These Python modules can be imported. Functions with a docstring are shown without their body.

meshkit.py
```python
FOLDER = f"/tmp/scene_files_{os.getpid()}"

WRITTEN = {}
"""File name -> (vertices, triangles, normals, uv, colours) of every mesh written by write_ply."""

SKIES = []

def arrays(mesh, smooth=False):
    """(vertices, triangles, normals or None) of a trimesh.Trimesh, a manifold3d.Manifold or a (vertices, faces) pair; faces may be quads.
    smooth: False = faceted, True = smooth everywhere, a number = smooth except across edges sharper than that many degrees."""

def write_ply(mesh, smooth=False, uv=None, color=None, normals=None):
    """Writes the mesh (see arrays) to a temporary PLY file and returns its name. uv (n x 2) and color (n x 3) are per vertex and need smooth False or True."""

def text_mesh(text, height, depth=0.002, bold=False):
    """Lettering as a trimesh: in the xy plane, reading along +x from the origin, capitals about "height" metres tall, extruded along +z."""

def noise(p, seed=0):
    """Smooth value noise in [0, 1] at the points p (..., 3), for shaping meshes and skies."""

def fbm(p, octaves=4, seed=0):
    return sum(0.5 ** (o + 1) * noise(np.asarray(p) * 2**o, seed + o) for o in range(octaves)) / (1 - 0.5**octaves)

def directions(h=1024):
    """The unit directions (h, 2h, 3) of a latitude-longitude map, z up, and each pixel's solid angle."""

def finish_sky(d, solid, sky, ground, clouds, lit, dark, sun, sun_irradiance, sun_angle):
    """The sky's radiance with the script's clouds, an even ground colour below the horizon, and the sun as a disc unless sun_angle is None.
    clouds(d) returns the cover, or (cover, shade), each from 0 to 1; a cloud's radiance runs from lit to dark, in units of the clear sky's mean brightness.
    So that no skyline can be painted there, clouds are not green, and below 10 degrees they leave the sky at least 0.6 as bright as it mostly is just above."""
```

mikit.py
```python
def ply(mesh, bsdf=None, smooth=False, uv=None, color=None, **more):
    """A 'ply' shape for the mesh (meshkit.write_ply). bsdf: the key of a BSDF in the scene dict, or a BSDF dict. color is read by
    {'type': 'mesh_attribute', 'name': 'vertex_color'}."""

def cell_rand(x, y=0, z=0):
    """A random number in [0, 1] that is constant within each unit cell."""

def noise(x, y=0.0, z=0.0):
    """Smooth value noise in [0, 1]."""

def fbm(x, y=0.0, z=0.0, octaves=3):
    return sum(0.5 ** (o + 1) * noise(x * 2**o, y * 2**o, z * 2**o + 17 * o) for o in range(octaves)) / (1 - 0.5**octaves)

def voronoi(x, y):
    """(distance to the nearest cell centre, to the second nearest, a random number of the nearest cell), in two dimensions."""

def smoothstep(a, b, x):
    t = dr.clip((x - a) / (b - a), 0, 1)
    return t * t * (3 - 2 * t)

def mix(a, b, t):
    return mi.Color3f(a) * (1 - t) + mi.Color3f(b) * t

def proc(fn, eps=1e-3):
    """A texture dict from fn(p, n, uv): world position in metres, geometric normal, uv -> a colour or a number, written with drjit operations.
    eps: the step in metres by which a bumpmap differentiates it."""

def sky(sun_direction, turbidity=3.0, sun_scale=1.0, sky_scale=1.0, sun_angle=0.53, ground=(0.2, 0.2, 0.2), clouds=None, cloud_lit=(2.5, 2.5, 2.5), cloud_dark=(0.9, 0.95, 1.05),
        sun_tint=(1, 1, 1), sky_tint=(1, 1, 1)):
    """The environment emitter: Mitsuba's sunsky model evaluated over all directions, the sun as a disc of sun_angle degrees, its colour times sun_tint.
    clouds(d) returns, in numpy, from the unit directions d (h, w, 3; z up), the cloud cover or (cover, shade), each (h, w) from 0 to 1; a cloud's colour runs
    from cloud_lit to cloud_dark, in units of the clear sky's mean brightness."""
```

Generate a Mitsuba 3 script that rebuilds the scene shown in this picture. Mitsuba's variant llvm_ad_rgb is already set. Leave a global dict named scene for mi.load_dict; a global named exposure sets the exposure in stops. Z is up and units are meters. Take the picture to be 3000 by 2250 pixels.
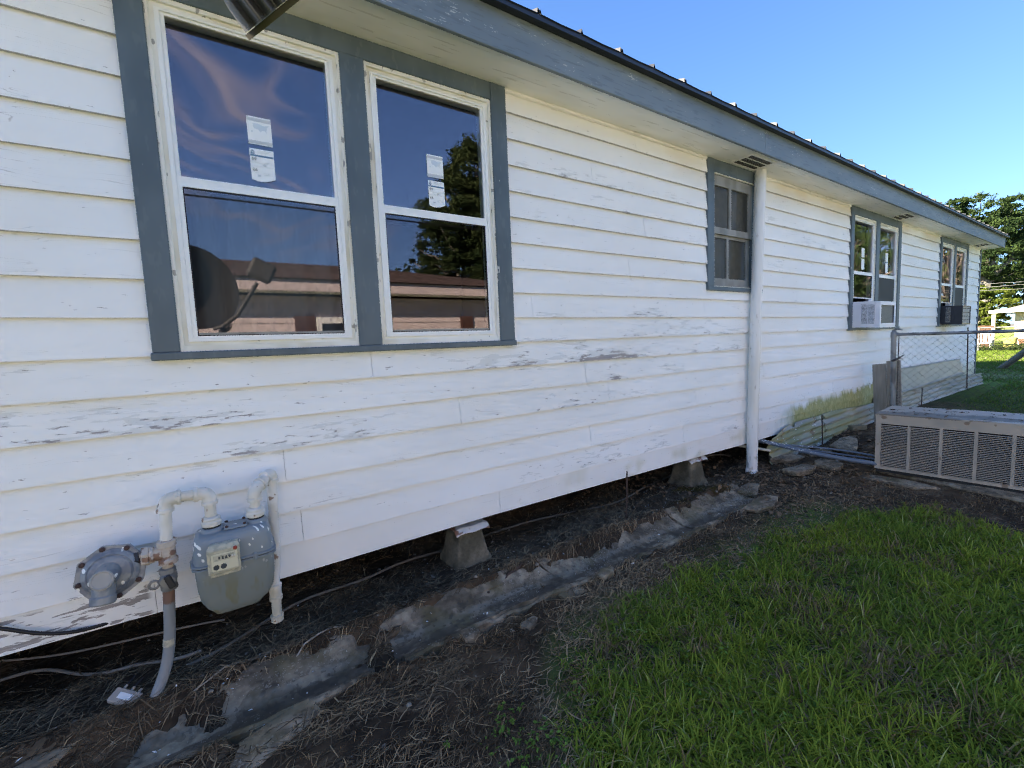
import math
import random
import numpy as np
import trimesh
import shapely
import shapely.geometry as sg
import drjit as dr
import mitsuba as mi
import mikit
import meshkit
from mikit import noise, fbm, smoothstep, mix, cell_rand, voronoi

T = mi.ScalarTransform4f
rng = np.random.default_rng(7)
random.seed(7)
scene, labels = {}, {}

# ------------------------------------------------------------------ camera
CAM = np.array([0.0, -2.57488, 1.48550])
YAW, PITCH, ROLL, FOC = 0.583232, -0.0899082, -0.0420299, 1289.244
_fw = np.array([math.sin(YAW) * math.cos(PITCH), math.cos(YAW) * math.cos(PITCH), math.sin(PITCH)])
_r = np.array([math.cos(YAW), -math.sin(YAW), 0.0])
_u = np.cross(_r, _fw)
_up = -_r * math.sin(ROLL) + _u * math.cos(ROLL)
scene['camera'] = {'type': 'perspective', 'fov': math.degrees(2 * math.atan(1500 / FOC)), 'fov_axis': 'x',
                   'near_clip': 0.05, 'far_clip': 2000.0,
                   'to_world': T().look_at(origin=CAM.tolist(), target=(CAM + _fw).tolist(), up=_up.tolist())}
# ------------------------------------------------------------------ sky and sun
SUN = (-1.9, 1.0, 1.0)


def cirrus(d):
    z = np.maximum(d[..., 2], 0.03)
    p = np.stack([d[..., 0] / (z + 0.25), d[..., 1] / (z + 0.25), 0 * z], -1)
    w = meshkit.fbm(p * 2.2, 3, 5) - 0.5
    u = p[..., 0] * math.cos(1.9) + p[..., 1] * math.sin(1.9)
    v = -p[..., 0] * math.sin(1.9) + p[..., 1] * math.cos(1.9)
    n = meshkit.fbm(np.stack([u * 1.6 + 2.6 * w, v * 6.0 + 5.0 * w, 0 * z], -1) + 3.3, 3, 11)
    fine = meshkit.fbm(np.stack([u * 4.0 + 4.0 * w, v * 24.0 + 14.0 * w, 0 * z], -1) + 4.4, 4, 31)
    big = meshkit.fbm(p * 1.9 + 1.1, 2, 21)
    c = np.clip(1 - np.abs(n - 0.52) / 0.10, 0, 1) ** 1.5 * np.clip(0.25 + 1.5 * (fine - 0.35), 0, 1) * np.clip((big - 0.44) / 0.16, 0, 1)
    return 1.0 * c * np.clip(0.15 - d[..., 1] * 1.3, 0.0, 1) * np.clip((d[..., 2] - 0.1) / 0.2, 0, 1)


scene['sky'] = mikit.sky(SUN, turbidity=2.4, clouds=cirrus, cloud_lit=(2.0, 1.85, 1.85), sky_tint=(0.352, 0.422, 0.575), sun_tint=(0.90, 1.0, 1.18))
exposure = 4.35


# ------------------------------------------------------------------ helpers
def uniq(name):
    k, i = name, 0
    while k in USED:
        i += 1
        k = f'{name}_{i:03d}'
    USED.add(k)
    return k


USED = set()


def put(name, mesh, mat, parent=None, smooth=False, stuff=False, **kw):
    key = uniq((parent + '__' if parent else '') + name)
    scene[key] = mikit.ply(mesh, mat, smooth, **kw)
    if stuff:
        labels[key] = {'kind': 'stuff'}
    return key


def tag(key, label, cat=None, group=None, kind=None):
    d = labels.setdefault(key, {})
    d['label'] = label
    if cat:
        d['category'] = cat
    if group:
        d['group'] = group
    if kind:
        d['kind'] = kind
    return key


def thing(name, label, cat, group=None):
    return tag(uniq(name), label, cat, group)


def cat(*ms):
    ms = [m for x in ms for m in (x if isinstance(x, (list, tuple)) else [x])]
    return trimesh.util.concatenate(ms)


def box(x0, x1, y0, y1, z0, z1, b=0.0):
    c = np.array([(x0 + x1) / 2, (y0 + y1) / 2, (z0 + z1) / 2])
    h = np.array([abs(x1 - x0) / 2, abs(y1 - y0) / 2, abs(z1 - z0) / 2])
    if b <= 0:
        m = trimesh.creation.box(extents=2 * h)
        m.apply_translation(c)
        return m
    pts = []
    for s in np.array(np.meshgrid([-1, 1], [-1, 1], [-1, 1])).reshape(3, -1).T:
        for k in range(3):
            q = h - b
            q[k] = h[k]
            pts.append(c + s * q)
    return trimesh.convex.convex_hull(np.array(pts))


def orient(m, origin, ax, az):
    """local x -> ax, local z -> az (made orthogonal), then moved to origin"""
    az = np.asarray(az, float)
    az /= np.linalg.norm(az)
    ax = np.asarray(ax, float)
    ax = ax - az * (ax @ az)
    ax /= np.linalg.norm(ax)
    R = np.eye(4)
    R[:3, 0], R[:3, 1], R[:3, 2], R[:3, 3] = ax, np.cross(az, ax), az, origin
    m = m.copy()
    m.apply_transform(R)
    return m


def tube(pts, r, sides=12, smoothpts=0):
    p = np.asarray(pts, float)
    if smoothpts:
        from scipy.interpolate import CubicSpline
        s = np.r_[0, np.cumsum(np.linalg.norm(np.diff(p, axis=0), axis=1))]
        t = np.linspace(0, s[-1], smoothpts)
        r = np.interp(t, s, np.broadcast_to(r, len(p)))
        p = CubicSpline(s, p)(t)
    r = np.broadcast_to(np.asarray(r, float), len(p))
    t = np.gradient(p, axis=0)
    t /= np.linalg.norm(t, axis=1, keepdims=True) + 1e-12
    ref = np.array([0, 0, 1.0]) if abs(t[0, 2]) < 0.8 else np.array([1.0, 0, 0])
    a = np.cross(t[0], ref)
    a /= np.linalg.norm(a)
    ang = np.arange(sides) * 2 * np.pi / sides
    V = []
    for i in range(len(p)):
        a = a - t[i] * (a @ t[i])
        a /= np.linalg.norm(a)
        b = np.cross(t[i], a)
        V.append(p[i] + r[i] * (np.cos(ang)[:, None] * a + np.sin(ang)[:, None] * b))
    V = np.concatenate(V + [p[:1], p[-1:]])
    F, n = [], len(p)
    for i in range(n - 1):
        for j in range(sides):
            k = (j + 1) % sides
            A, B, C, D = i * sides + j, i * sides + k, (i + 1) * sides + k, (i + 1) * sides + j
            F += [[A, B, C], [A, C, D]]
    for j in range(sides):
        k = (j + 1) % sides
        F += [[n * sides, k, j], [n * sides + 1, (n - 1) * sides + j, (n - 1) * sides + k]]
    return trimesh.Trimesh(V, F, process=False)


def lathe(profile, n=24, origin=(0, 0, 0), axis=(0, 0, 1), ref=(1, 0, 0)):
    pr = np.asarray(profile, float)
    ang = np.arange(n) * 2 * np.pi / n
    V = np.stack([pr[:, None, 0] * np.cos(ang), pr[:, None, 0] * np.sin(ang), np.repeat(pr[:, 1:2], n, 1)], -1).reshape(-1, 3)
    F = []
    for i in range(len(pr) - 1):
        for j in range(n):
            k = (j + 1) % n
            A, B, C, D = i * n + j, i * n + k, (i + 1) * n + k, (i + 1) * n + j
            F += [[A, B, C], [A, C, D]]
    V = np.vstack([V, [0, 0, pr[0, 1]], [0, 0, pr[-1, 1]]])
    a = len(V) - 2
    for j in range(n):
        k = (j + 1) % n
        F += [[a, k, j], [a + 1, (len(pr) - 1) * n + j, (len(pr) - 1) * n + k]]
    return orient(trimesh.Trimesh(V, F, process=False), origin, ref, axis)


def loft(levels, n=40, e=4.0):
    """stack of rounded rectangles: (z, cx, cy, hx, hy)"""
    a = np.arange(n) * 2 * np.pi / n
    sx = np.sign(np.cos(a)) * np.abs(np.cos(a)) ** (2 / e)
    sy = np.sign(np.sin(a)) * np.abs(np.sin(a)) ** (2 / e)
    V = np.concatenate([np.stack([cx + hx * sx, cy + hy * sy, np.full(n, z)], -1) for z, cx, cy, hx, hy in levels])
    F = []
    for i in range(len(levels) - 1):
        for j in range(n):
            k = (j + 1) % n
            A, B, C, D = i * n + j, i * n + k, (i + 1) * n + k, (i + 1) * n + j
            F += [[A, B, C], [A, C, D]]
    V = np.vstack([V, [levels[0][1], levels[0][2], levels[0][0]], [levels[-1][1], levels[-1][2], levels[-1][0]]])
    q = len(V) - 2
    for j in range(n):
        k = (j + 1) % n
        F += [[q, k, j], [q + 1, (len(levels) - 1) * n + j, (len(levels) - 1) * n + k]]
    m = trimesh.Trimesh(V, F, process=False)
    m.fix_normals()
    return m


def sheet(P):
    """grid (n, m, 3) of points as a surface"""
    P = np.asarray(P, float)
    n, m = P.shape[:2]
    i, j = np.meshgrid(np.arange(n - 1), np.arange(m - 1), indexing='ij')
    a = (i * m + j).ravel()
    F = np.stack([a, a + m, a + m + 1, a + 1], -1)
    return trimesh.Trimesh(P.reshape(-1, 3), np.vstack([F[:, [0, 1, 2]], F[:, [0, 2, 3]]]), process=False)


def slab(P, t):
    """grid surface given a thickness t along -normal direction vector t"""
    P = np.asarray(P, float)
    n, m = P.shape[:2]
    V = np.concatenate([P.reshape(-1, 3), P.reshape(-1, 3) + np.asarray(t, float)])
    s = sheet(P)
    F = [s.faces, s.faces[:, ::-1] + n * m]
    idx = np.arange(n * m).reshape(n, m)
    loop = np.concatenate([idx[0, :-1], idx[:-1, -1], idx[-1, :0:-1], idx[:0:-1, 0]])
    nx = np.roll(loop, -1)
    F += [np.stack([loop, loop + n * m, nx + n * m], -1), np.stack([loop, nx + n * m, nx], -1)]
    m_ = trimesh.Trimesh(V, np.vstack(F), process=False)
    if (m_.volume < 0):
        m_.invert()
    return m_


def poly_prism(poly, y0, y1):
    """shapely polygon in (x, z) extruded from y0 to y1"""
    m = trimesh.creation.extrude_polygon(poly, y1 - y0, engine='earcut')
    v = np.array(m.vertices)
    m.vertices = np.stack([v[:, 0], y0 + v[:, 2], v[:, 1]], -1)
    m.invert()
    return m


def ring(x0, x1, z0, z1, a0, a1, c0, c1, y0, y1):
    """frame: outer (x0,x1,z0,z1) minus inner (a0,a1,c0,c1), between y0 and y1"""
    return poly_prism(sg.box(x0, z0, x1, z1).difference(sg.box(a0, c0, a1, c1)), y0, y1)


def ssin(a, b, x):
    t = np.clip((x - a) / (b - a), 0, 1)
    return t * t * (3 - 2 * t)


# ------------------------------------------------------------------ materials
def pr(col, rough=0.6, metal=0.0, spec=0.4, **kw):
    c = {'type': 'rgb', 'value': list(col)} if isinstance(col, (tuple, list)) else col
    return {'type': 'twosided', 'bsdf': {'type': 'principled', 'base_color': c, 'roughness': rough, 'metallic': metal, 'specular': spec, **kw}}


def bumped(b, fn, scale=1.0, eps=1e-3):
    return {'type': 'twosided', 'bsdf': {'type': 'bumpmap', 'arbitrary': mikit.proc(fn, eps), 'scale': scale, 'bsdf': b['bsdf']}}


def siding_col(p, n, uv):
    x, z = p.x, p.z
    c = dr.floor((z - 0.48) / 0.17)
    v = (z - 0.48) / 0.17 - c
    tint = cell_rand(c, dr.floor(x / 3.1 + c * 0.37), 3)
    big = fbm(x * 1.3, z * 2.1, 4.0)
    base = mix((0.84, 0.84, 0.83), (0.79, 0.785, 0.765), smoothstep(0.3, 0.75, big) * 0.8 + 0.25 * tint)
    # how badly the paint has failed, by place on the wall
    d = 0.62 * smoothstep(0.9, 1.05, z) * (1 - smoothstep(1.42, 1.56, z)) * (1 - smoothstep(3.2, 4.4, x))
    d += 0.5 * smoothstep(1.2, 1.34, z) * (1 - smoothstep(1.72, 1.9, z)) * smoothstep(1.6, 1.9, x) * (1 - smoothstep(4.3, 5.5, x))
    d += 1.25 * (1 - smoothstep(0.46, 0.5, z)) * (1 - smoothstep(-0.36, -0.30, x))
    d += 0.4 * (1 - smoothstep(0.62, 0.68, z)) * smoothstep(1.2, 1.8, x) * (1 - smoothstep(5.0, 6.0, x)) * smoothstep(0.47, 0.5, z)
    d += 0.25 * smoothstep(2.1, 2.3, z) * (1 - smoothstep(2.75, 2.8, z)) * smoothstep(1.6, 1.8, x)
    d += 0.10
    patch = smoothstep(0.36, 0.62, fbm(x * 1.7 + c * 7.1, z * 3.0, 9.0))
    d = d * (0.35 + 0.9 * patch)
    edge = dr.square(1 - v)
    wx = x + 0.05 * noise(x * 9, z * 60, 4.0)
    f1 = fbm(wx * 17 + c * 3.3, z * 105, 1.0, 3)
    f2 = fbm(wx * 52, z * 240, 2.0, 2)
    s = 0.66 * f1 + 0.34 * f2
    thr = 0.80 - d * (0.040 + 0.20 * edge)
    s3 = 0.62 * fbm(wx * 4.2 + c * 9.1, z * 44, 6.0, 3) + 0.38 * f1
    thr3 = 0.90 - d * (0.10 + 0.26 * edge)
    bare = dr.maximum(smoothstep(thr, thr + 0.02, s), smoothstep(thr3, thr3 + 0.015, s3))
    s2 = 0.6 * fbm(x * 5 + c * 3.3, z * 30, 4.0, 4) + 0.4 * f1
    primer = smoothstep(thr - 0.135, thr - 0.115, s2) * smoothstep(0.25, 0.4, d)
    sk = (1 - smoothstep(0.455, 0.47, z)) * (1 - smoothstep(-0.37, -0.345, x))
    bare = dr.maximum(bare, sk * smoothstep(0.53, 0.55, 0.6 * fbm(wx * 4, z * 26, 8.0) + 0.4 * f1 + 0.05 * (0.4 - z)))
    crack = (1 - smoothstep(0.0, 0.016, dr.abs(noise(x * 2.6 + c * 5, z * 95 + 2.2 * noise(x * 6, z * 9), 6.0) - 0.5))) * smoothstep(0.5, 0.72, fbm(x * 2.2, z * 13, 3.0))
    wood = mix((0.37, 0.35, 0.345), (0.25, 0.23, 0.225), noise(x * 9, z * 240, 5.0))
    col = mix(base, (0.61, 0.62, 0.61), primer * 0.6)
    col = mix(col, (0.36, 0.34, 0.32), crack * 0.55)
    col = mix(col, wood, bare)
    # grime that has settled in blotches
    rust = smoothstep(0.42, 0.70, fbm(x * 1.1, z * 1.6, 12.0)) * smoothstep(2.85, 3.12, z) * smoothstep(1.2, 2.0, x)
    col = mix(col, (0.66, 0.55, 0.38), 0.6 * rust)
    sill = smoothstep(1.25, 1.46, z) * (1 - smoothstep(1.48, 1.5, z)) * smoothstep(0.45, 0.7, fbm(x * 2.5, z * 1.2, 21.0)) * (smoothstep(7.0, 7.6, x) * 0.8 + 0.25)
    col = mix(col, (0.62, 0.52, 0.36), 0.5 * sill)
    st = fbm(x * 13, z * 2.6, 31.0)
    al = smoothstep(5.35, 5.9, x + 0.4 * (st - 0.5)) * (1 - smoothstep(8.6, 9.2, x)) * (1 - smoothstep(0.50, 0.60, z + 0.16 * (st - 0.5) - 0.035 * (x - 5.5)))
    al2 = smoothstep(1.9, 2.3, x) * (1 - smoothstep(4.5, 4.9, x)) * (1 - smoothstep(0.36, 0.56, z)) * 0.40 * smoothstep(0.42, 0.66, fbm(x * 3.1, z * 5.0, 33.0) + 0.12 * (st - 0.5))
    al3 = smoothstep(12.4, 13.0, x) * (1 - smoothstep(0.45, 0.8, z)) * 0.6
    g = dr.clip(al * smoothstep(0.10, 0.34, fbm(x * 30, z * 20, 8.0) * 0.6 + st * 0.4) + al2 + al3, 0, 1)
    col = mix(col, mix((0.34, 0.32, 0.30), (0.22, 0.20, 0.185), fbm(x * 6, z * 6, 2.0)), 0.75 * smoothstep(0.6, 0.8, -n.z))   # lap shadow painted into the colour of the boards' downward faces
    col = mix(col, mix((0.25, 0.245, 0.04), (0.42, 0.38, 0.13), noise(x * 40, z * 25, 7.0)), g * 0.92)
    return col


def siding_bump(p, n, uv):
    return 0.0006 * noise(p.x * 14, p.z * 230, 1.0) + 0.0005 * fbm(p.x * 60, p.z * 60, 2.0, 2) + 0.0008 * noise(p.x * 3, p.z * 40, 3.0)


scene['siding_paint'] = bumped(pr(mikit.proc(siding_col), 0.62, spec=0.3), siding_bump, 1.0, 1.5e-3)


def trim_col(p, n, uv):
    a = fbm(p.x * 30, p.y * 30, p.z * 9)
    b = fbm(p.x * 8, p.y * 8, p.z * 3 + 5)
    c = mix((0.100, 0.132, 0.156), (0.078, 0.106, 0.128), smoothstep(0.35, 0.7, b))
    c = mix(c, (0.15, 0.18, 0.19), 0.3 * smoothstep(0.62, 0.72, fbm(p.x * 55, p.y * 20, p.z * 14)))
    return mix(c, (0.55, 0.54, 0.5), smoothstep(0.795, 0.81, a * 0.55 + 0.45 * b + 0.10 * noise(p.x * 120, p.y * 60, p.z * 60)))


scene['trim_paint'] = bumped(pr(mikit.proc(trim_col), 0.5), lambda p, n, uv: 0.0009 * fbm(p.x * 70, p.y * 70, p.z * 22, 3), 1.0, 1.5e-3)


def fascia_col(p, n, uv):
    b = fbm(p.x * 1.5, p.z * 6, 2.0)
    c = mix((0.140, 0.175, 0.205), (0.170, 0.205, 0.230), smoothstep(0.3, 0.7, b))
    s = fbm(p.x * 9, p.z * 85, 3.0)
    c = mix(c, (0.10, 0.125, 0.148), 0.5 * smoothstep(0.62, 0.72, s))
    f = 0.6 * fbm(p.x * 26, p.z * 210, 8.0) + 0.4 * fbm(p.x * 5, p.z * 16, 1.0)
    return mix(c, (0.42, 0.43, 0.41), 0.8 * smoothstep(0.735, 0.76, f + 0.030 * (1 - smoothstep(2.5, 6, p.x))))


scene['fascia_paint'] = bumped(pr(mikit.proc(fascia_col), 0.55), lambda p, n, uv: 0.0012 * fbm(p.x * 12, p.z * 120, 1.0, 3), 0.6, 1.5e-3)


def soffit_col(p, n, uv):
    b = fbm(p.x * 1.6, p.y * 7, 3.0)
    c = mix((0.80, 0.79, 0.77), (0.73, 0.715, 0.68), smoothstep(0.35, 0.7, b))
    return mix(c, (0.45, 0.43, 0.39), 0.4 * smoothstep(0.70, 0.74, fbm(p.x * 5, p.y * 60, 6.0)))


scene['soffit_paint'] = bumped(pr(mikit.proc(soffit_col), 0.6), lambda p, n, uv: 0.0016 * fbm(p.x * 7, p.y * 80, 1.0, 3), 1.0, 1.5e-3)


def jamb_col(p, n, uv):
    b = fbm(p.x * 6, p.y * 20, p.z * 4)
    c = mix((0.77, 0.76, 0.70), (0.64, 0.60, 0.48), smoothstep(0.42, 0.75, b))
    return mix(c, (0.25, 0.24, 0.22), 0.8 * smoothstep(0.72, 0.74, fbm(p.x * 40, p.y * 40, p.z * 16)))


scene['jamb_paint'] = pr(mikit.proc(jamb_col), 0.55)
scene['vinyl_white'] = pr((0.78, 0.79, 0.78), 0.35)
scene['gasket_black'] = pr((0.015, 0.016, 0.02), 0.5)
scene['window_glass'] = {'type': 'thindielectric', 'int_ior': 2.1, 'specular_reflectance': {'type': 'rgb', 'value': [0.88, 0.76, 0.80]},
                         'specular_transmittance': {'type': 'rgb', 'value': [0.42, 0.46, 0.46]}}
scene['lower_glass'] = {'type': 'thindielectric', 'int_ior': 1.9, 'specular_reflectance': {'type': 'rgb', 'value': [0.70, 0.64, 0.68]},
                        'specular_transmittance': {'type': 'rgb', 'value': [0.4, 0.44, 0.44]}}
scene['dusty_glass'] = {'type': 'blendbsdf', 'weight': mikit.proc(lambda p, n, uv: 0.42 + 0.3 * smoothstep(0.45, 0.8, fbm(p.x * 26, p.z * 22, 3.0)) * 0.6),
                        'a': {'type': 'thindielectric', 'int_ior': 1.25, 'specular_transmittance': {'type': 'rgb', 'value': [0.8, 0.8, 0.78]}},
                        'b': pr((0.075, 0.078, 0.072), 0.85, spec=0.1)}
scene['screen_mesh'] = pr((0.05, 0.055, 0.055), 0.75)
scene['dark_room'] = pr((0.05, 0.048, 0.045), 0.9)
scene['curtain_cloth'] = pr((0.35, 0.35, 0.36), 0.9)
scene['blind_slat'] = pr((0.50, 0.49, 0.45), 0.6)
scene['sash_paint'] = pr(mikit.proc(lambda p, n, uv: mix((0.27, 0.27, 0.255), (0.20, 0.20, 0.185), smoothstep(0.35, 0.7, fbm(p.x * 14, p.y * 9, p.z * 6)))), 0.65)
scene['sticker_paper'] = pr((0.80, 0.82, 0.82), 0.45)
scene['sticker_grey'] = pr((0.50, 0.53, 0.56), 0.5)
scene['sticker_blue'] = pr((0.08, 0.17, 0.30), 0.5)
scene['sticker_map'] = pr((0.55, 0.63, 0.70), 0.5)
scene['ink'] = pr((0.04, 0.05, 0.06), 0.5)
scene['under_floor'] = pr((0.10, 0.08, 0.06), 0.9)
scene['roof_metal'] = pr(mikit.proc(lambda p, n, uv: mix((0.012, 0.016, 0.028), (0.022, 0.027, 0.04), fbm(p.x * 3, p.y * 2, p.z * 2))), 0.42, spec=0.5)


def concrete_col(p, n, uv):
    a = fbm(p.x * 4.2, p.y * 7, p.z * 4)
    b = fbm(p.x * 42, p.y * 42, p.z * 42)
    m = fbm(p.x * 13, p.y * 17, p.z * 13)
    c = mix((0.26, 0.215, 0.155), (0.115, 0.094, 0.067), smoothstep(0.32, 0.66, 0.5 * a + 0.5 * m))
    c = c * (0.45 + 1.1 * b)
    spall = smoothstep(0.53, 0.545, fbm(p.x * 10, p.y * 12, p.z * 10 + 2))
    c = c * (1.12 - 0.34 * spall)
    ridge_line = smoothstep(-0.435, -0.41, p.y) * (1 - smoothstep(-0.40, -0.375, p.y)) * (1 - smoothstep(3.95, 4.1, p.x)) * smoothstep(0.40, 0.6, m)  # paler broken line along the ridge of the gutter
    c = mix(c, (0.26, 0.24, 0.20), 0.5 * ridge_line)
    moss = smoothstep(0.52, 0.70, fbm(p.x * 7 + 3, p.y * 7, p.z * 7)) * 0.55
    c = mix(c, (0.10, 0.085, 0.04), moss)
    # black silt lying in the gutter's bed
    bed = smoothstep(-0.60, -0.555, p.y) * (1 - smoothstep(-0.47, -0.40, p.y)) * (1 - smoothstep(3.95, 4.1, p.x)) * (1 - smoothstep(0.008, 0.02, p.z))
    silt = bed * smoothstep(0.40, 0.56, fbm(p.x * 9, p.y * 19, 7.0) + 0.05)
    c = mix(c, (0.050, 0.043, 0.036), 0.7 * silt)
    pit = smoothstep(0.60, 0.68, noise(p.x * 75, p.y * 75, p.z * 75 + 9)) * smoothstep(0.4, 0.6, m)
    c = mix(c, (0.055, 0.048, 0.04), 0.55 * pit)
    peb = smoothstep(0.62, 0.68, 0.6 * noise(p.x * 170, p.y * 170, p.z * 170) + 0.4 * fbm(p.x * 60, p.y * 60, p.z * 60)) * smoothstep(0.50, 0.66, fbm(p.x * 4, p.y * 9, 5.0))
    return mix(c, (0.33, 0.30, 0.25), peb * 0.6)


scene['concrete'] = bumped(pr(mikit.proc(concrete_col), 0.85, spec=0.25), lambda p, n, uv: 0.004 * fbm(p.x * 45, p.y * 45, p.z * 45, 3), 1.0, 2e-3)


scene['pier_concrete'] = bumped(pr(mikit.proc(lambda p, n, uv: mix((0.165, 0.145, 0.105), (0.085, 0.078, 0.055), smoothstep(0.35, 0.65, fbm(p.x * 11, p.y * 11, p.z * 8))) * (0.65 + 0.7 * fbm(p.x * 70, p.y * 70, p.z * 70))), 0.85, spec=0.2), lambda p, n, uv: 0.002 * fbm(p.x * 60, p.y * 60, p.z * 60, 3), 1.0, 2e-3)


def ground_col(p, n, uv):
    x, y = p.x, p.y
    a = fbm(x * 2.2, y * 2.2, 1.0)
    b = fbm(x * 17, y * 17, 3.0)
    soil = mix((0.074, 0.050, 0.030), (0.036, 0.026, 0.017), smoothstep(0.35, 0.65, a)) * (0.45 + 1.1 * b)
    straw = smoothstep(0.52, 0.62, fbm(x * 5, y * 9, 6.0)) * smoothstep(0.45, 0.6, noise(x * 70, y * 120, 1.0))
    soil = mix(soil, (0.15, 0.115, 0.075), 0.6 * straw)
    lawn = smoothstep(-0.15, 0.15, -y - 0.85 + 0.0 * x + 0.5 * (a - 0.5) - 0.55 * (1 - smoothstep(0.6, 1.6, x))) * (1 - smoothstep(4.2, 4.9, x + 0.5 * a))
    far = smoothstep(9.5, 12.5, x + 2.0 * (a - 0.5) - 1.2 * y)
    away = smoothstep(6.0, 9.0, -y + 0.0)
    g = dr.clip(lawn + far + away, 0, 1)
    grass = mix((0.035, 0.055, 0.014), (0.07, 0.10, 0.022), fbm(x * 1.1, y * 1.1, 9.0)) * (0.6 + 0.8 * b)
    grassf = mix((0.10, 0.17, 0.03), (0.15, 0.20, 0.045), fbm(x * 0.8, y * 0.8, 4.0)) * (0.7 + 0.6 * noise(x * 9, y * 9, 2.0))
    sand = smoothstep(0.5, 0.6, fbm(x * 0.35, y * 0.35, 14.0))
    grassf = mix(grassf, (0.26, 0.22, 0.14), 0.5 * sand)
    dry = mix((0.19, 0.21, 0.13), (0.14, 0.17, 0.085), fbm(x * 0.5, y * 0.5, 3.0)) * (0.75 + 0.5 * noise(x * 11, y * 11, 2.0))  # unseen yard behind the camera, coloured pale to bounce sunlight onto the wall
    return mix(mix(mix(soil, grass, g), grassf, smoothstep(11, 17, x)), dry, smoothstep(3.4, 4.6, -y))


scene['ground_soil'] = bumped(pr(mikit.proc(ground_col), 0.92, spec=0.2), lambda p, n, uv: 0.010 * fbm(p.x * 40, p.y * 40, 1.0, 3), 1.0, 3e-3)
VC = {'type': 'mesh_attribute', 'name': 'vertex_color'}
scene['leaf_blade'] = {'type': 'principledthin', 'base_color': VC, 'roughness': 0.38, 'diff_trans': 0.7, 'spec_trans': 0.0, 'eta': 1.5}
scene['dry_matter'] = pr(VC, 0.8, spec=0.2)
scene['bark'] = bumped(pr(mikit.proc(lambda p, n, uv: mix((0.25, 0.235, 0.21), (0.11, 0.10, 0.088), fbm(p.x * 4, p.y * 4, p.z * 1.5))), 0.9), lambda p, n, uv: 0.02 * fbm(p.x * 9, p.y * 9, p.z * 3, 3), 1.0, 1e-2)


def drops(u, v, rate, size):
    f, _, w = voronoi(u, v)
    r = size * (0.35 + 0.65 * noise(u * 0.37, v * 0.41, 3.0))
    return (1 - smoothstep(r * 0.85, r, f)) * smoothstep(1 - rate - 0.001, 1 - rate, w)


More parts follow.
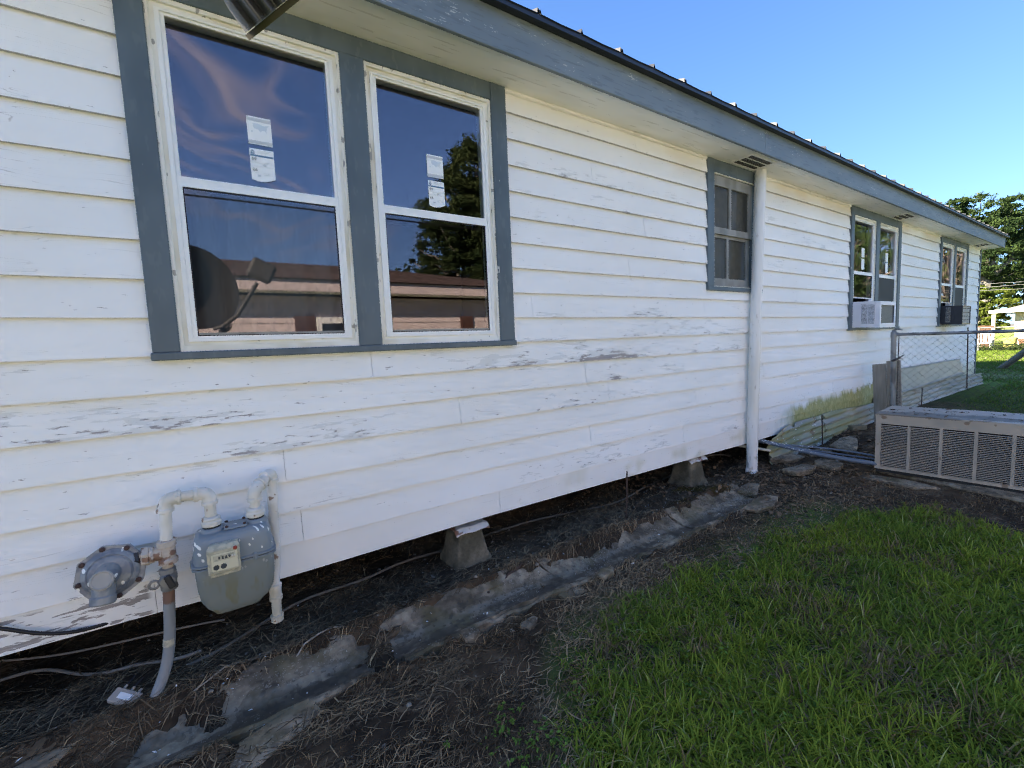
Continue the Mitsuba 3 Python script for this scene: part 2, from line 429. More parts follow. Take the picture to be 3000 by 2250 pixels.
def pipe_col(p, n, uv):
    a = fbm(p.x * 40, p.y * 40, p.z * 30)
    c = mix((0.72, 0.70, 0.66), (0.60, 0.57, 0.50), smoothstep(0.35, 0.7, fbm(p.x * 14, p.y * 14, p.z * 9)))
    c = mix(c, (0.36, 0.34, 0.22), (1 - smoothstep(0.14, 0.40, p.z)) * 0.55)
    return mix(c, (0.20, 0.10, 0.05), 0.8 * smoothstep(0.735, 0.76, a + 0.03 * noise(p.x * 200, p.y * 200, p.z * 200)))


scene['white_pipe'] = pr(mikit.proc(pipe_col), 0.45)


def rusty_col(p, n, uv):
    a = fbm(p.x * 34, p.y * 34, p.z * 34)
    c = mix((0.55, 0.49, 0.42), (0.42, 0.36, 0.30), fbm(p.x * 80, p.y * 80, p.z * 80))
    return mix(c, (0.20, 0.10, 0.06), 0.85 * smoothstep(0.55, 0.66, a))


scene['pvc_pipe'] = pr(mikit.proc(lambda p, n, uv: mix(mix((0.74, 0.735, 0.72), (0.62, 0.60, 0.54), smoothstep(0.42, 0.75, fbm(p.x * 9, p.y * 9, p.z * 1.1)) * 0.8), (0.33, 0.30, 0.25), 0.7 * smoothstep(0.68, 0.85, fbm(p.x * 40, p.y * 40, p.z * 12) + 0.28 * (1 - smoothstep(0.0, 0.30, p.z))))), 0.4)
scene['rusty_fitting'] = pr(mikit.proc(rusty_col), 0.65)


def meter_col(p, n, uv):
    c = mix((0.185, 0.222, 0.255), (0.225, 0.258, 0.28), fbm(p.x * 22, p.y * 22, p.z * 12))
    c = mix(c, (0.165, 0.178, 0.150), (1 - smoothstep(0.5, 0.62, p.z + 0.05 * fbm(p.x * 20, p.y * 20, 1.0))) * 0.75)
    c = mix(c, (0.16, 0.15, 0.07), 0.7 * smoothstep(0.58, 0.7, fbm(p.x * 28, p.y * 28, p.z * 7)) * (1 - smoothstep(0.42, 0.56, p.z)))
    spots = drops(p.x * 62 + p.y * 40, p.z * 40 - p.y * 25, 0.12, 0.40) * smoothstep(0.50, 0.62, p.z)
    return mix(c, (0.78, 0.78, 0.76), spots)


scene['meter_paint'] = bumped(pr(mikit.proc(meter_col), 0.45), lambda p, n, uv: 0.0006 * fbm(p.x * 160, p.y * 160, p.z * 160, 2), 1.0, 1e-3)


def regulator_col(p, n, uv):
    a = fbm(p.x * 30, p.y * 30, p.z * 30)
    c = mix((0.17, 0.185, 0.215), (0.27, 0.28, 0.29), smoothstep(0.35, 0.65, a))
    spots = drops(p.x * 58, p.z * 40, 0.12, 0.45)
    return mix(c, (0.78, 0.78, 0.76), spots)


scene['regulator_metal'] = bumped(pr(mikit.proc(regulator_col), 0.5, metal=0.25), lambda p, n, uv: 0.0006 * fbm(p.x * 180, p.y * 180, p.z * 180, 2), 1.0, 1e-3)
scene['riser_grey'] = pr(mikit.proc(lambda p, n, uv: mix(mix((0.20, 0.215, 0.225), (0.26, 0.27, 0.275), fbm(p.x * 20, p.y * 20, p.z * 8)), (0.16, 0.07, 0.035), smoothstep(0.415, 0.43, p.z + 0.02 * (fbm(p.x * 90, p.y * 90, p.z * 90) - 0.5)) * (1 - smoothstep(0.475, 0.485, p.z)) * 0.8)), 0.5)
scene['bolt_rust'] = pr((0.055, 0.032, 0.028), 0.7)
scene['index_plastic'] = pr(mikit.proc(lambda p, n, uv: mix((0.46, 0.43, 0.32), (0.33, 0.32, 0.25), smoothstep(0.4, 0.7, fbm(p.x * 60, p.y * 60, p.z * 60)))), 0.3, clearcoat=0.6)
scene['index_face'] = pr((0.56, 0.53, 0.40), 0.35, clearcoat=0.8)
scene['red_plug'] = pr((0.30, 0.05, 0.03), 0.5)
scene['black_iron'] = pr((0.03, 0.03, 0.032), 0.5)


def tin_col(p, n, uv):
    a = fbm(p.x * 3, p.z * 7, 2.0)
    c = mix((0.42, 0.40, 0.34), (0.31, 0.30, 0.26), smoothstep(0.3, 0.7, a))
    g = smoothstep(0.38, 0.62, fbm(p.x * 2.0, p.z * 10, 5.0) + 0.12) * (1 - smoothstep(7.2, 8.2, p.x) * 0.7)
    c = mix(c, (0.27, 0.26, 0.10), 0.75 * g)
    c = mix(c, (0.17, 0.09, 0.05), 0.7 * smoothstep(0.74, 0.82, fbm(p.x * 7, p.z * 9, 9.0)))
    return mix(c, (0.72, 0.72, 0.68), drops(p.x * 26, p.z * 34, 0.14, 0.30) * (1 - smoothstep(6.3, 7.0, p.x)))


scene['tin'] = pr(mikit.proc(tin_col), 0.7)
scene['galvanised'] = pr(mikit.proc(lambda p, n, uv: mix((0.27, 0.28, 0.285), (0.13, 0.13, 0.13), smoothstep(0.42, 0.68, fbm(p.x * 12, p.y * 14, p.z * 9)))), 0.5, metal=0.35)
scene['fence_wire'] = pr((0.055, 0.05, 0.047), 0.7)
scene['old_wood'] = bumped(pr(mikit.proc(lambda p, n, uv: mix((0.40, 0.36, 0.30), (0.20, 0.175, 0.145), fbm(p.x * 60, p.y * 60, p.z * 4))), 0.85), lambda p, n, uv: 0.003 * fbm(p.x * 90, p.y * 90, p.z * 5, 3), 1.0, 2e-3)
scene['grey_panel'] = pr(mikit.proc(lambda p, n, uv: mix((0.33, 0.34, 0.32), (0.25, 0.255, 0.235), fbm(p.x * 2.5, p.z * 6, 1.0))), 0.45, metal=0.1)


def cabinet_col(p, n, uv):
    a = fbm(p.x * 5, p.y * 5, p.z * 5)
    c = mix((0.41, 0.345, 0.275), (0.345, 0.295, 0.24), smoothstep(0.35, 0.7, a))
    dirt = smoothstep(0.44, 0.56, fbm(p.x * 4.2, p.y * 2.4, 3.0)) * smoothstep(0.630, 0.636, p.z)
    c = mix(c, (0.13, 0.115, 0.10), 0.85 * dirt)
    c = mix(c, (0.16, 0.10, 0.06), 0.75 * smoothstep(0.70, 0.76, fbm(p.x * 12, p.y * 12, p.z * 9)))
    return c


scene['cabinet_paint'] = pr(mikit.proc(cabinet_col), 0.5)
scene['coil_dark'] = pr((0.022, 0.021, 0.020), 0.7)
scene['conduit_blue'] = pr(mikit.proc(lambda p, n, uv: mix((0.115, 0.145, 0.19), (0.7, 0.7, 0.68), drops(p.y * 55, p.z * 90, 0.35, 0.45) * smoothstep(-0.55, -0.35, p.y))), 0.45)
scene['ac_white'] = pr((0.66, 0.68, 0.74), 0.4)
scene['ac_coil'] = pr(mikit.proc(lambda p, n, uv: mix((0.10, 0.105, 0.10), (0.17, 0.175, 0.165), fbm(p.x * 40, p.z * 90, 1.0))), 0.6)
scene['ac_black'] = pr((0.022, 0.024, 0.032), 0.4)
scene['ac_grill'] = pr((0.33, 0.32, 0.30), 0.6)
scene['lamp_black'] = pr((0.05, 0.052, 0.056), 0.35)
scene['lamp_rim'] = pr((0.052, 0.047, 0.038), 0.5)
scene['cable_black'] = pr((0.012, 0.012, 0.014), 0.45)
scene['cable_grey'] = pr((0.24, 0.215, 0.185), 0.6)
scene['hose_tan'] = pr((0.16, 0.14, 0.115), 0.7)
scene['zinc_box'] = pr((0.33, 0.31, 0.28), 0.55)
scene['cap_metal'] = pr(mikit.proc(lambda p, n, uv: mix((0.62, 0.60, 0.57), (0.25, 0.12, 0.07), smoothstep(0.47, 0.58, fbm(p.x * 16, p.y * 25, p.z * 20)))), 0.6)
scene['rust_rod'] = pr((0.06, 0.038, 0.03), 0.8)
scene['brick_clay'] = pr(mikit.proc(lambda p, n, uv: mix((0.24, 0.20, 0.13), (0.15, 0.13, 0.08), fbm(p.x * 30, p.y * 30, p.z * 30))), 0.9)
# things across the yard and behind the camera
scene['pink_siding'] = pr((0.62, 0.54, 0.53), 0.7)
scene['brown_shingle'] = pr(mikit.proc(lambda p, n, uv: mix((0.085, 0.058, 0.050), (0.045, 0.034, 0.032), noise(p.x * 3.0, dr.floor(p.y * 7) * 1.7, 2.0))), 0.9)
scene['cream_paint'] = pr((0.62, 0.56, 0.40), 0.7)
scene['grey_shingle'] = pr((0.20, 0.195, 0.19), 0.9)
scene['shutter_brown'] = pr((0.09, 0.045, 0.035), 0.7)
scene['dark_pane'] = pr((0.02, 0.022, 0.028), 0.15)
scene['dish_grey'] = pr((0.055, 0.055, 0.055), 0.6)
scene['brown_board'] = pr((0.10, 0.055, 0.035), 0.85)
scene['yellow_plastic'] = pr((0.42, 0.36, 0.10), 0.6)
scene['white_plastic'] = pr((0.75, 0.75, 0.73), 0.5)
scene['orange_clay'] = pr((0.17, 0.09, 0.055), 0.8)

# ------------------------------------------------------------------ the ground


def P3(x, y, z=0.0):
    x, y = np.broadcast_arrays(np.asarray(x, float), np.asarray(y, float))
    return np.stack([x, y, np.full(x.shape, float(z))], -1)


GPROF = [(-0.235, 0.034), (-0.275, 0.026), (-0.31, 0.006), (-0.36, -0.016), (-0.40, -0.032), (-0.44, -0.042), (-0.50, -0.044), (-0.545, -0.036), (-0.570, -0.016), (-0.588, 0.004), (-0.602, 0.008), (-0.618, 0.0)]
GY, GZ = [a for a, _ in GPROF][::-1], [b for _, b in GPROF][::-1]


def gz(x, y):
    x, y = np.broadcast_arrays(np.asarray(x, float), np.asarray(y, float))
    near = 1 - ssin(12, 30, np.hypot(x - 3, y))
    h = 0.10 * ssin(4.5, 8, x) + 0.0
    h = h + near * (0.040 * (meshkit.fbm(P3(x, y) * 2.2, 3, 1) - 0.5) + 0.022 * (meshkit.fbm(P3(x, y) * 14, 3, 2) - 0.5))
    ch = ssin(-1.5, -1.3, x) * (1 - ssin(3.90, 4.15, x))
    prof = np.interp(y, GY, GZ)
    n1 = meshkit.fbm(P3(x, y) * [7, 11, 1], 3, 15) - 0.5
    n2 = meshkit.fbm(P3(x, y) * [19, 23, 1], 2, 16) - 0.5
    cov = 1.9 * n1 + 1.3 * n2 - 0.60
    cov = cov + 0.95 * ssin(-0.385, -0.25, y) + 0.55 * ssin(-0.585, -0.635, y) * (y < -0.5)
    cov = cov + 0.55 * (1 - ssin(-0.45, 0.05, x)) * ssin(-0.50, -0.36, y) + 0.8 * (1 - ssin(-0.55, -0.3, x))
    cov = cov + 1.15 * np.exp(-((x - 0.53) / 0.10) ** 2) * ssin(-0.60, -0.45, y) + 0.5 * np.exp(-((x - 0.12) / 0.08) ** 2 - ((y + 0.43) / 0.06) ** 2) + 0.8 * ssin(3.6, 4.1, x)
    soilz = prof - 0.010 + 0.055 * np.clip(cov, -0.9, 0.60)
    zone = ssin(-0.70, -0.635, y) * (1 - ssin(-0.23, -0.15, y)) * ch
    h = h * (1 - zone) + zone * (soilz + 0.35 * h)
    h = h - 0.035 * ssin(0.0, 0.5, y) * (1 - ssin(9, 12, x)) - 0.012 * ssin(-0.9, -0.72, y) * (1 - ssin(-0.70, -0.62, y)) * ch
    return h


def axis(lo, hi, a, b, step):
    near = np.arange(a, b + 1e-9, step)
    def out(g):
        s, v = step, []
        d = 0.0
        while d < g:
            s *= 1.16
            d += s
            v.append(d)
        return np.array(v)
    return np.unique(np.r_[a - out(a - lo), near, b + out(hi - b)])


gx, gy = axis(-320, 320, -1.6, 7.2, 0.024), axis(-320, 320, -2.5, 1.0, 0.022)
X, Yg = np.meshgrid(gx, gy, indexing='ij')
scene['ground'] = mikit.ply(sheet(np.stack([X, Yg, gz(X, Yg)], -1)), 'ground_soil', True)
USED.add('ground')
tag('ground', 'dark bare soil with dead straw beside the house and green lawn beyond', kind='structure')

# ------------------------------------------------------------------ the house
H = thing('house', 'long white clapboard house with peeling paint, blue-grey trim and dark metal roof', 'house')
XL, XR = -4.0, 14.47
COURSE = 0.17
SOF = 3.175
UNIT = dict(trim=(-0.247, 1.715), a=(-0.146, 0.663), b=(0.791, 1.600), z=(1.514, 3.067))
OFFS = [0.0, 7.577, 11.687]
trims = [sg.box(UNIT['trim'][0] + o, 1.478, UNIT['trim'][1] + o, SOF + 0.2) for o in OFFS]
W3 = dict(trim=(3.998, 5.0), open=(4.104, 4.89), z=(1.968, 3.055), sill=1.928)
trims.append(sg.box(W3['trim'][0], W3['sill'], W3['trim'][1], SOF + 0.2))
blocked = shapely.union_all(trims)
holes = []
for o in OFFS:
    holes += [sg.box(UNIT['a'][0] + o, UNIT['z'][0], UNIT['a'][1] + o, UNIT['z'][1]), sg.box(UNIT['b'][0] + o, UNIT['z'][0], UNIT['b'][1] + o, UNIT['z'][1])]
holes.append(sg.box(W3['open'][0], W3['z'][0], W3['open'][1], W3['z'][1]))
# the shell: front wall with its openings, the other walls, floor, ceiling and a partition that keeps the rooms dark
front = sg.box(XL, 0.33, XR - 0.03, 3.30)
for h in holes:
    front = front.difference(h)
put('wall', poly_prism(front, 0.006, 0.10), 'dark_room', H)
put('wall', cat(box(XL - 0.1, XL, 0.0, 9.5, -0.2, 3.30), box(XL, XR, 9.4, 9.5, -0.2, 3.30), box(XR - 0.03, XR + 0.0, 0.0, 9.4, -0.15, 3.30),
                poly_prism(sg.Polygon([(0, 3.31), (9.5, 3.31), (4.75, 5.0)]), 0, 0.03).apply_transform(np.array([[0, 1.0, 0, XR - 0.03], [1.0, 0, 0, 0], [0, 0, 1.0, 0], [0, 0, 0, 1]]))), 'siding_paint', H)
put('floor', cat(box(XL, XR - 0.04, 0.012, 9.39, 0.325, 0.40), [box(XL, XR - 0.05, y, y + 0.15, 0.19, 0.322) for y in (2.4, 4.8)]), 'under_floor', H)
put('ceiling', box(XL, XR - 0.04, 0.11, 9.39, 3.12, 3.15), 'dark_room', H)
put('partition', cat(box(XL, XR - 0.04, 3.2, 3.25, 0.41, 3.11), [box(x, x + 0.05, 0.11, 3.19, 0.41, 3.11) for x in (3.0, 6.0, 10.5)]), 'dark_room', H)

# clapboards: one part per board, between its end joints
SEAMS = {15: [-0.338, 1.543, 5.0, 8.6], 14: [0.296, 3.614, 9.9], 13: [2.416, 6.9], 12: [0.238, 3.81, 5.82, 10.2], 11: [1.272, 2.63, 5.077, 9.5], 10: [2.38, 8.4],
         9: [0.726, 5.9], 8: [6.4], 7: [1.885, 3.954, 10.6], 6: [5.828], 5: [-1.4, 2.9], 4: [6.9], 3: [3.1], 2: [10.4], 1: [2.5], 0: [6.2], -1: [3.0]}


def board_mesh(poly, zb, zt, skirt, seed):
    poly = shapely.segmentize(poly, 0.22)
    m = trimesh.creation.extrude_polygon(poly, 1.0, engine='earcut')
    v = np.array(m.vertices)
    x, z, k = v[:, 0], v[:, 1].copy(), v[:, 2]
    low = np.abs(z - zb) < 1e-4
    wob = 0.0045 * (meshkit.noise(np.stack([x * 1.3, 0 * x + seed, 0 * x], -1), 3) - 0.5) + 0.003 * (meshkit.noise(np.stack([x * 9, 0 * x + seed, 0 * x], -1), 4) - 0.5)
    z = np.where(low, z + wob, z)
    if skirt:
        sag = np.interp(x, [-4, -0.84, -0.34, 0.13, 1.5, 4.8, 8, 14.5], [0.318, 0.322, 0.314, 0.303, 0.318, 0.296, 0.30, 0.32])
        z = np.where(np.abs(v[:, 1] - zb) < 1e-4, sag + wob, z)
        yf = np.full(len(x), -0.021)
    else:
        yf = -0.030 + 0.024 * (z - zb) / (zt - zb) + 0.003 * (meshkit.noise(np.stack([x * 0.9, z * 0, 0 * x + seed], -1), 5) - 0.5)
    yb = np.minimum(yf + 0.014, 0.004)
    m.vertices = np.stack([x, np.where(k > 0.5, yb, yf), z], -1)
    m.fix_normals()
    return m


wallbox = sg.box(XL, 0, XR - 0.03, SOF - 0.002)
for c in range(15, -2, -1):
    zb = 0.48 + (14 - c) * COURSE if c < 15 else 0.30
    zt = (zb + COURSE + 0.016) if c < 15 else 0.492
    cuts = [XL] + sorted(SEAMS[c]) + [XR - 0.03]
    for i in range(len(cuts) - 1):
        g = sg.box(cuts[i] + (0.0012 if i else 0), zb, cuts[i + 1] - 0.0012, min(zt, SOF - 0.002)).difference(blocked)
        for q in getattr(g, 'geoms', [g]):
            if q.is_empty or q.area < 1e-4:
                continue
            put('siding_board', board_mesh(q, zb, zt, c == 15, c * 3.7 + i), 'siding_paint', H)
put('corner_board', box(XR - 0.029, XR + 0.03, -0.036, 0.10, 0.30, SOF - 0.003, 0.004), 'trim_paint', H)
for a, b in [(XL, -0.249), (1.717, 3.996), (5.002, 7.328), (9.294, 11.438), (13.404, XR - 0.031)]:
    put('cornice_strip', box(a, b, -0.034, -0.005, 3.149, 3.1735, 0.006), 'soffit_paint', H)
# eaves
put('soffit', box(XL, XR + 0.24, -0.331, 0.012, SOF, SOF + 0.014), 'soffit_paint', H)
for a, b in [(XL - 0.3, 4.398), (4.4015, 10.35), (10.353, 14.70)]:
    put('fascia_board', box(a, b, -0.357, -0.332, 3.156, 3.382, 0.003), 'fascia_paint', H)
rake = np.array([[XR + 0.215, -0.331, 3.16], [XR + 0.215, 4.75, 5.0]])
dz = 0.364
put('rake_board', poly_prism(sg.Polygon([(-0.331, 3.16), (-0.331, 3.38), (4.8, 3.38 + 5.13 * dz), (4.8, 3.16 + 5.13 * dz)]), 0, 0.025).apply_transform(np.array([[0, 1.0, 0, 14.672], [1.0, 0, 0, 0], [0, 0, 1.0, 0], [0, 0, 0, 1]])), 'fascia_paint', H)
# soffit vents
for i, (a, b) in enumerate([(4.342, 4.755), (8.675, 9.06), (13.55, 13.93)]):
    v = H + '__' + 'vent' if i == 0 else H + f'__vent_{i:03d}'
    y0, y1 = -0.272, -0.062
    zc = SOF - 0.0065
    put('frame', poly_prism(sg.box(a - 0.015, y0 - 0.015, b + 0.015, y1 + 0.015).difference(sg.box(a + 0.012, y0 + 0.012, b - 0.012, y1 - 0.012)), 0, 0.006).apply_transform(np.array([[1.0, 0, 0, 0], [0, 0, 1.0, 0], [0, 1.0, 0, zc - 0.001], [0, 0, 0, 1]])), 'soffit_paint', v)
    put('backing', box(a + 0.002, b - 0.002, y0, y1, SOF - 0.003, SOF - 0.001), 'coil_dark', v)
    for k in (1, 2):
        yy = y0 + (y1 - y0) * k / 3
        put('bar', box(a + 0.011, b - 0.011, yy - 0.006, yy + 0.006, zc + 0.0002, SOF - 0.0035), 'soffit_paint', v)
    put('louver', cat([box(x, x + 0.004, y0 + 0.0125, y1 - 0.0125, zc + 0.0012, zc + 0.0022) for x in np.arange(a + 0.03, b - 0.02, 0.0225)]), 'sash_paint', v, stuff=True)
# metal roof: ribbed panels
RIDGE_Y, EAVE_Y, EAVE_Z = 4.8, -0.425, 3.392
sl = (RIDGE_Y - EAVE_Y)


def roof_panel(x0, w, side):
    pts, rib = [], [0.0, 0.345]
    prof = [(-0.004, 0.004), (0.0, 0.028), (0.007, 0.024), (0.013, 0.008), (0.020, 0.025), (0.028, 0.0), (0.18, -0.004), (0.336, 0.0), (0.345, 0.028), (0.354, 0.0), (0.52, -0.004), (0.69, 0.0)]
    xs = [x0 + a for a, _ in prof if a <= w + 1e-6]
    hs = [h for a, h in prof if a <= w + 1e-6]
    ss = [0.0, 1.5, 3.4, 1.0] if False else np.linspace(0, sl, 4)
    grid = []
    for x, h in zip(xs, hs):
        row = []
        for s in ss:
            y = EAVE_Y + s
            z = EAVE_Z + s * dz + h + 0.002
            if side:
                y = 2 * RIDGE_Y - y
            row.append((x, y, z))
        grid.append(row)
    return slab(grid, (0, 0, -0.0035))


x = 1.706 - 0.69 * 9
while x < 14.70:
    w = min(0.69, 14.72 - x)
    put('roof_panel', roof_panel(x, w, False), 'roof_metal', H)
    x += 0.69
put('roof_rear', slab([[(XL - 0.6, RIDGE_Y, EAVE_Z + sl * dz), (XL - 0.6, 10.1, EAVE_Z)], [(14.72, RIDGE_Y, EAVE_Z + sl * dz), (14.72, 10.1, EAVE_Z)]], (0, 0, -0.004)), 'roof_metal', H)
put('drip_edge', cat(box(XL - 0.3, 14.70, -0.41, -0.359, 3.372, 3.390), box(XL - 0.3, 14.70, -0.418, -0.4105, 3.362, 3.392)), 'roof_metal', H)


# ---------------- windows
def sticker_bits(parent, x0, z0, y, small=False):
    """two product notes stuck on the upper pane"""
    w = 0.1055
    top = [(x0, z0), (x0 + w, z0 + 0.001), (x0 + w + 0.0005, z0 - 0.131), (x0 + 0.0005, z0 - 0.131)]
    put('sticker', poly_prism(sg.Polygon(top), y - 0.0015, y), 'sticker_paper', parent)
    a = np.linspace(0, 1, 9)
    low = [(x0 + 0.001, z0 - 0.153), (x0 + w + 0.001, z0 - 0.151)] + [(x0 + w - t * (w - 0.004), z0 - 0.291 - 0.020 * math.sin(t * 2.6)) for t in a]
    g = np.array([[(x0 + 0.001 + w * u, y - 0.001 - 0.012 * max(0, v - 0.82) ** 1.3 * 6 * abs(u - 0.2), z0 - 0.152 - v * (0.139 + 0.018 * math.sin(2.6 * (1 - u)))) for v in np.linspace(0, 1, 8)] for u in np.linspace(0, 1, 9)])
    put('sticker', slab(g, (0, 0.001, 0)), 'sticker_paper', parent)
    if small:
        return
    yy = y - 0.0022
    bars = [(0, 0.006, w, 0.022), (0, 0.112, w, 0.128)]
    [put('sticker_band', box(x0 + 0.001, x0 + w - 0.001, yy, yy + 0.0005, z0 - b[3], z0 - b[1]), 'sticker_grey', parent) for b in bars]
    usa = [(0.0, 0.95), (0.25, 1.0), (0.55, 0.9), (0.62, 0.8), (0.72, 0.82), (0.86, 0.92), (1.0, 1.0), (0.97, 0.85), (0.86, 0.66), (0.86, 0.5), (0.8, 0.36), (0.86, 0.05), (0.8, 0.08), (0.74, 0.28), (0.55, 0.26), (0.46, 0.05), (0.36, 0.25), (0.2, 0.35), (0.08, 0.4), (0.0, 0.65)]
    put('printed_map', cat(poly_prism(sg.Polygon([(x0 + 0.026 + 0.07 * u, z0 - 0.072 + 0.042 * v) for u, v in usa]), yy, yy + 0.0005), box(x0 + 0.016, x0 + 0.024, yy, yy + 0.0005, z0 - 0.075, z0 - 0.067)), 'sticker_map', parent)
    z1 = z0 - 0.153
    put('sticker_band', box(x0 + 0.003, x0 + w - 0.001, yy, yy + 0.0005, z1 - 0.036, z1 - 0.028), 'sticker_blue', parent)
    house = sg.Polygon([(0.006, -0.025), (0.006, -0.013), (0.014, -0.004), (0.022, -0.013), (0.022, -0.025)]).difference(sg.box(0.0095, -0.019, 0.0185, -0.012))
    put('printed_mark', poly_prism(shapely.affinity.translate(house, x0, z1), yy, yy + 0.0005), 'sticker_blue', parent)
    for t, zz in (('69', -0.055), ('24', -0.106)):
        m = meshkit.text_mesh(t, 0.0135, 0.0005, bold=True)
        put('printed_figure', orient(m, (x0 + 0.006, yy + 0.0004, z1 + zz), (1, 0, 0), (0, -1, 0)), 'ink', parent)
    lines = [(0.036, 0.006, 0.06), (0.036, 0.012, 0.055), (0.036, 0.018, 0.035), (0.006, 0.061, 0.03), (0.006, 0.066, 0.096), (0.062, 0.060, 0.036), (0.006, 0.082, 0.10), (0.006, 0.112, 0.03), (0.05, 0.112, 0.045), (0.055, 0.12, 0.04)]
    put('printed_rule', cat([box(x0 + a, x0 + a + l, yy, yy + 0.0005, z1 - b - 0.0012, z1 - b) for a, b, l in lines] + [box(x0 + 0.056, x0 + 0.069, yy, yy + 0.0005, z1 - 0.079, z1 - 0.070), box(x0 + 0.03, x0 + 0.042, yy, yy + 0.0005, z1 - 0.130, z1 - 0.123)]), 'sticker_grey', parent)


win_n = [0]


def vinyl_window(x0, x1, o, raised=False, screen=False, notes=None, small=False):
    k = 'window' if win_n[0] == 0 else f'window_{win_n[0]:03d}'
    win_n[0] += 1
    W = f'{H}__{k}'
    x0, x1 = x0 + o, x1 + o
    z0, z1 = UNIT['z']
    # moulded jamb lining
    fx0, fx1, fz0, fz1 = x0 + 0.035, x1 - 0.034, z0 + 0.046, z1 - 0.043
    put('jamb', ring(x0 + 0.0005, x1 - 0.0005, z0 + 0.0005, z1 - 0.0005, fx0 - 0.0005, fx1 + 0.0005, fz0 - 0.0005, fz1 + 0.0005, -0.014, 0.06), 'jamb_paint', W)
    put('brick_mould', ring(x0 + 0.0005, x1 - 0.0005, z0 + 0.0005, z1 - 0.0005, x0 + 0.016, x1 - 0.015, z0 + 0.027, z1 - 0.020, -0.029, -0.0145), 'jamb_paint', W)
    put('frame', ring(fx0, fx1, fz0, fz1, fx0 + 0.018, fx1 - 0.018, fz0 + 0.014, fz1 - 0.010, -0.023, 0.058), 'vinyl_white', W)
    gx0, gx1 = fx0 + 0.035, fx1 - 0.035
    sx0, sx1 = fx0 + 0.0185, fx1 - 0.0185
    put('upper_sash', ring(sx0, sx1, 2.274, fz1 - 0.0105, gx0, gx1, 2.315, fz1 - 0.0215, -0.014, 0.040), 'vinyl_white', W)
    put('upper_pane', sheet([[(gx0 - 0.003, -0.004, 2.31), (gx0 - 0.003, -0.004, fz1 - 0.018)], [(gx1 + 0.003, -0.004, 2.31), (gx1 + 0.003, -0.004, fz1 - 0.018)]]), 'window_glass', W)
    lift = 0.36 if raised else 0.0
    lz0, lz1 = fz0 + 0.0145 + lift, 2.2735
    if screen:
        put('sash', ring(sx0, sx1, fz0 + 0.015, lz1, gx0 - 0.003, gx1 + 0.003, fz0 + 0.028, lz1 - 0.010, -0.019, -0.004), 'vinyl_white', W)
        put('insect_screen', box(gx0 - 0.0025, gx1 + 0.0025, -0.013, -0.011, fz0 + 0.0285, lz1 - 0.0105), 'screen_mesh', W)
    else:
        put('lower_sash', ring(sx0, sx1, lz0, lz1, gx0 + 0.002, gx1 - 0.002, lz0 + 0.011, lz1 - 0.006, -0.020, 0.002), 'vinyl_white', W)
        put('gasket', ring(gx0 + 0.0025, gx1 - 0.0025, lz0 + 0.0115, lz1 - 0.0065, gx0 + 0.0065, gx1 - 0.0065, lz0 + 0.0155, lz1 - 0.0105, -0.016, 0.002), 'gasket_black', W)
        if not raised:
            put('bottom_rail', box(gx0 + 0.007, gx1 - 0.007, -0.0145, -0.0125, lz0 + 0.016, lz0 + 0.026), 'sash_paint', W)
        put('lower_pane', sheet([[(gx0, -0.0115, lz0 + 0.009), (gx0, -0.0115, lz1 - 0.004)], [(gx1, -0.0115, lz0 + 0.009), (gx1, -0.0115, lz1 - 0.004)]]), 'lower_glass', W)
    if notes is not None:
        sticker_bits(W, notes + o, 2.652, -0.0058, small)
    return W


def trim_unit(o):
    a0, a1 = UNIT['trim'][0] + o, UNIT['trim'][1] + o
    z0, z1 = UNIT['z']
    y0, y1 = -0.042, 0.003
    put('window_trim', box(a0, UNIT['a'][0] + o, y0, y1, z0 + 0.0005, SOF - 0.001, 0.003), 'trim_paint', H)
    put('window_trim', box(UNIT['a'][1] + o, UNIT['b'][0] + o, y0, y1, z0 + 0.0005, z1 - 0.0005, 0.003), 'trim_paint', H)
    put('window_trim', box(UNIT['b'][1] + o, a1, y0, y1, z0 + 0.0005, SOF - 0.001, 0.003), 'trim_paint', H)
    put('window_trim', box(UNIT['a'][0] + o + 0.0008, UNIT['b'][1] + o - 0.0008, y0 + 0.002, y1, z1, SOF - 0.001, 0.003), 'trim_paint', H)
    put('window_sill', box(a0 - 0.006, a1 + 0.004, -0.056, 0.003, 1.478, z0, 0.004), 'trim_paint', H)


for o in OFFS:
    trim_unit(o)
vinyl_window(*UNIT['a'], OFFS[0], notes=0.208)
vinyl_window(*UNIT['b'], OFFS[0], notes=1.145)
vinyl_window(*UNIT['a'], OFFS[1], raised=True, notes=0.21, small=True)
vinyl_window(*UNIT['b'], OFFS[1], screen=True, notes=0.21 + 0.937, small=True)
vinyl_window(*UNIT['a'], OFFS[2], raised=True)
vinyl_window(*UNIT['b'], OFFS[2], screen=True)

# the old wooden sash window behind the vent pipe
k = f'window_{win_n[0]:03d}'
W = f'{H}__{k}'
tag(W + '__pane', 'dusty pane with closed blind behind')
a0, a1 = W3['trim']
b0, b1 = W3['open']
c0, c1 = W3['z']
put('window_trim', box(a0, b0, -0.036, 0.003, c0 + 0.0005, SOF - 0.001, 0.003), 'trim_paint', H)
put('window_trim', box(b1, a1, -0.036, 0.003, c0 + 0.0005, SOF - 0.001, 0.003), 'trim_paint', H)
put('window_trim', box(b0 + 0.0008, b1 - 0.0008, -0.034, 0.003, c1, SOF - 0.001, 0.003), 'trim_paint', H)
put('window_sill', box(a0 - 0.004, a1 + 0.004, -0.045, 0.003, W3['sill'], c0, 0.003), 'trim_paint', H)
put('jamb', ring(b0 + 0.0005, b1 - 0.0005, c0 + 0.0005, c1 - 0.0005, b0 + 0.014, b1 - 0.06, c0 + 0.012, c1 - 0.012, -0.008, 0.08), 'trim_paint', W)
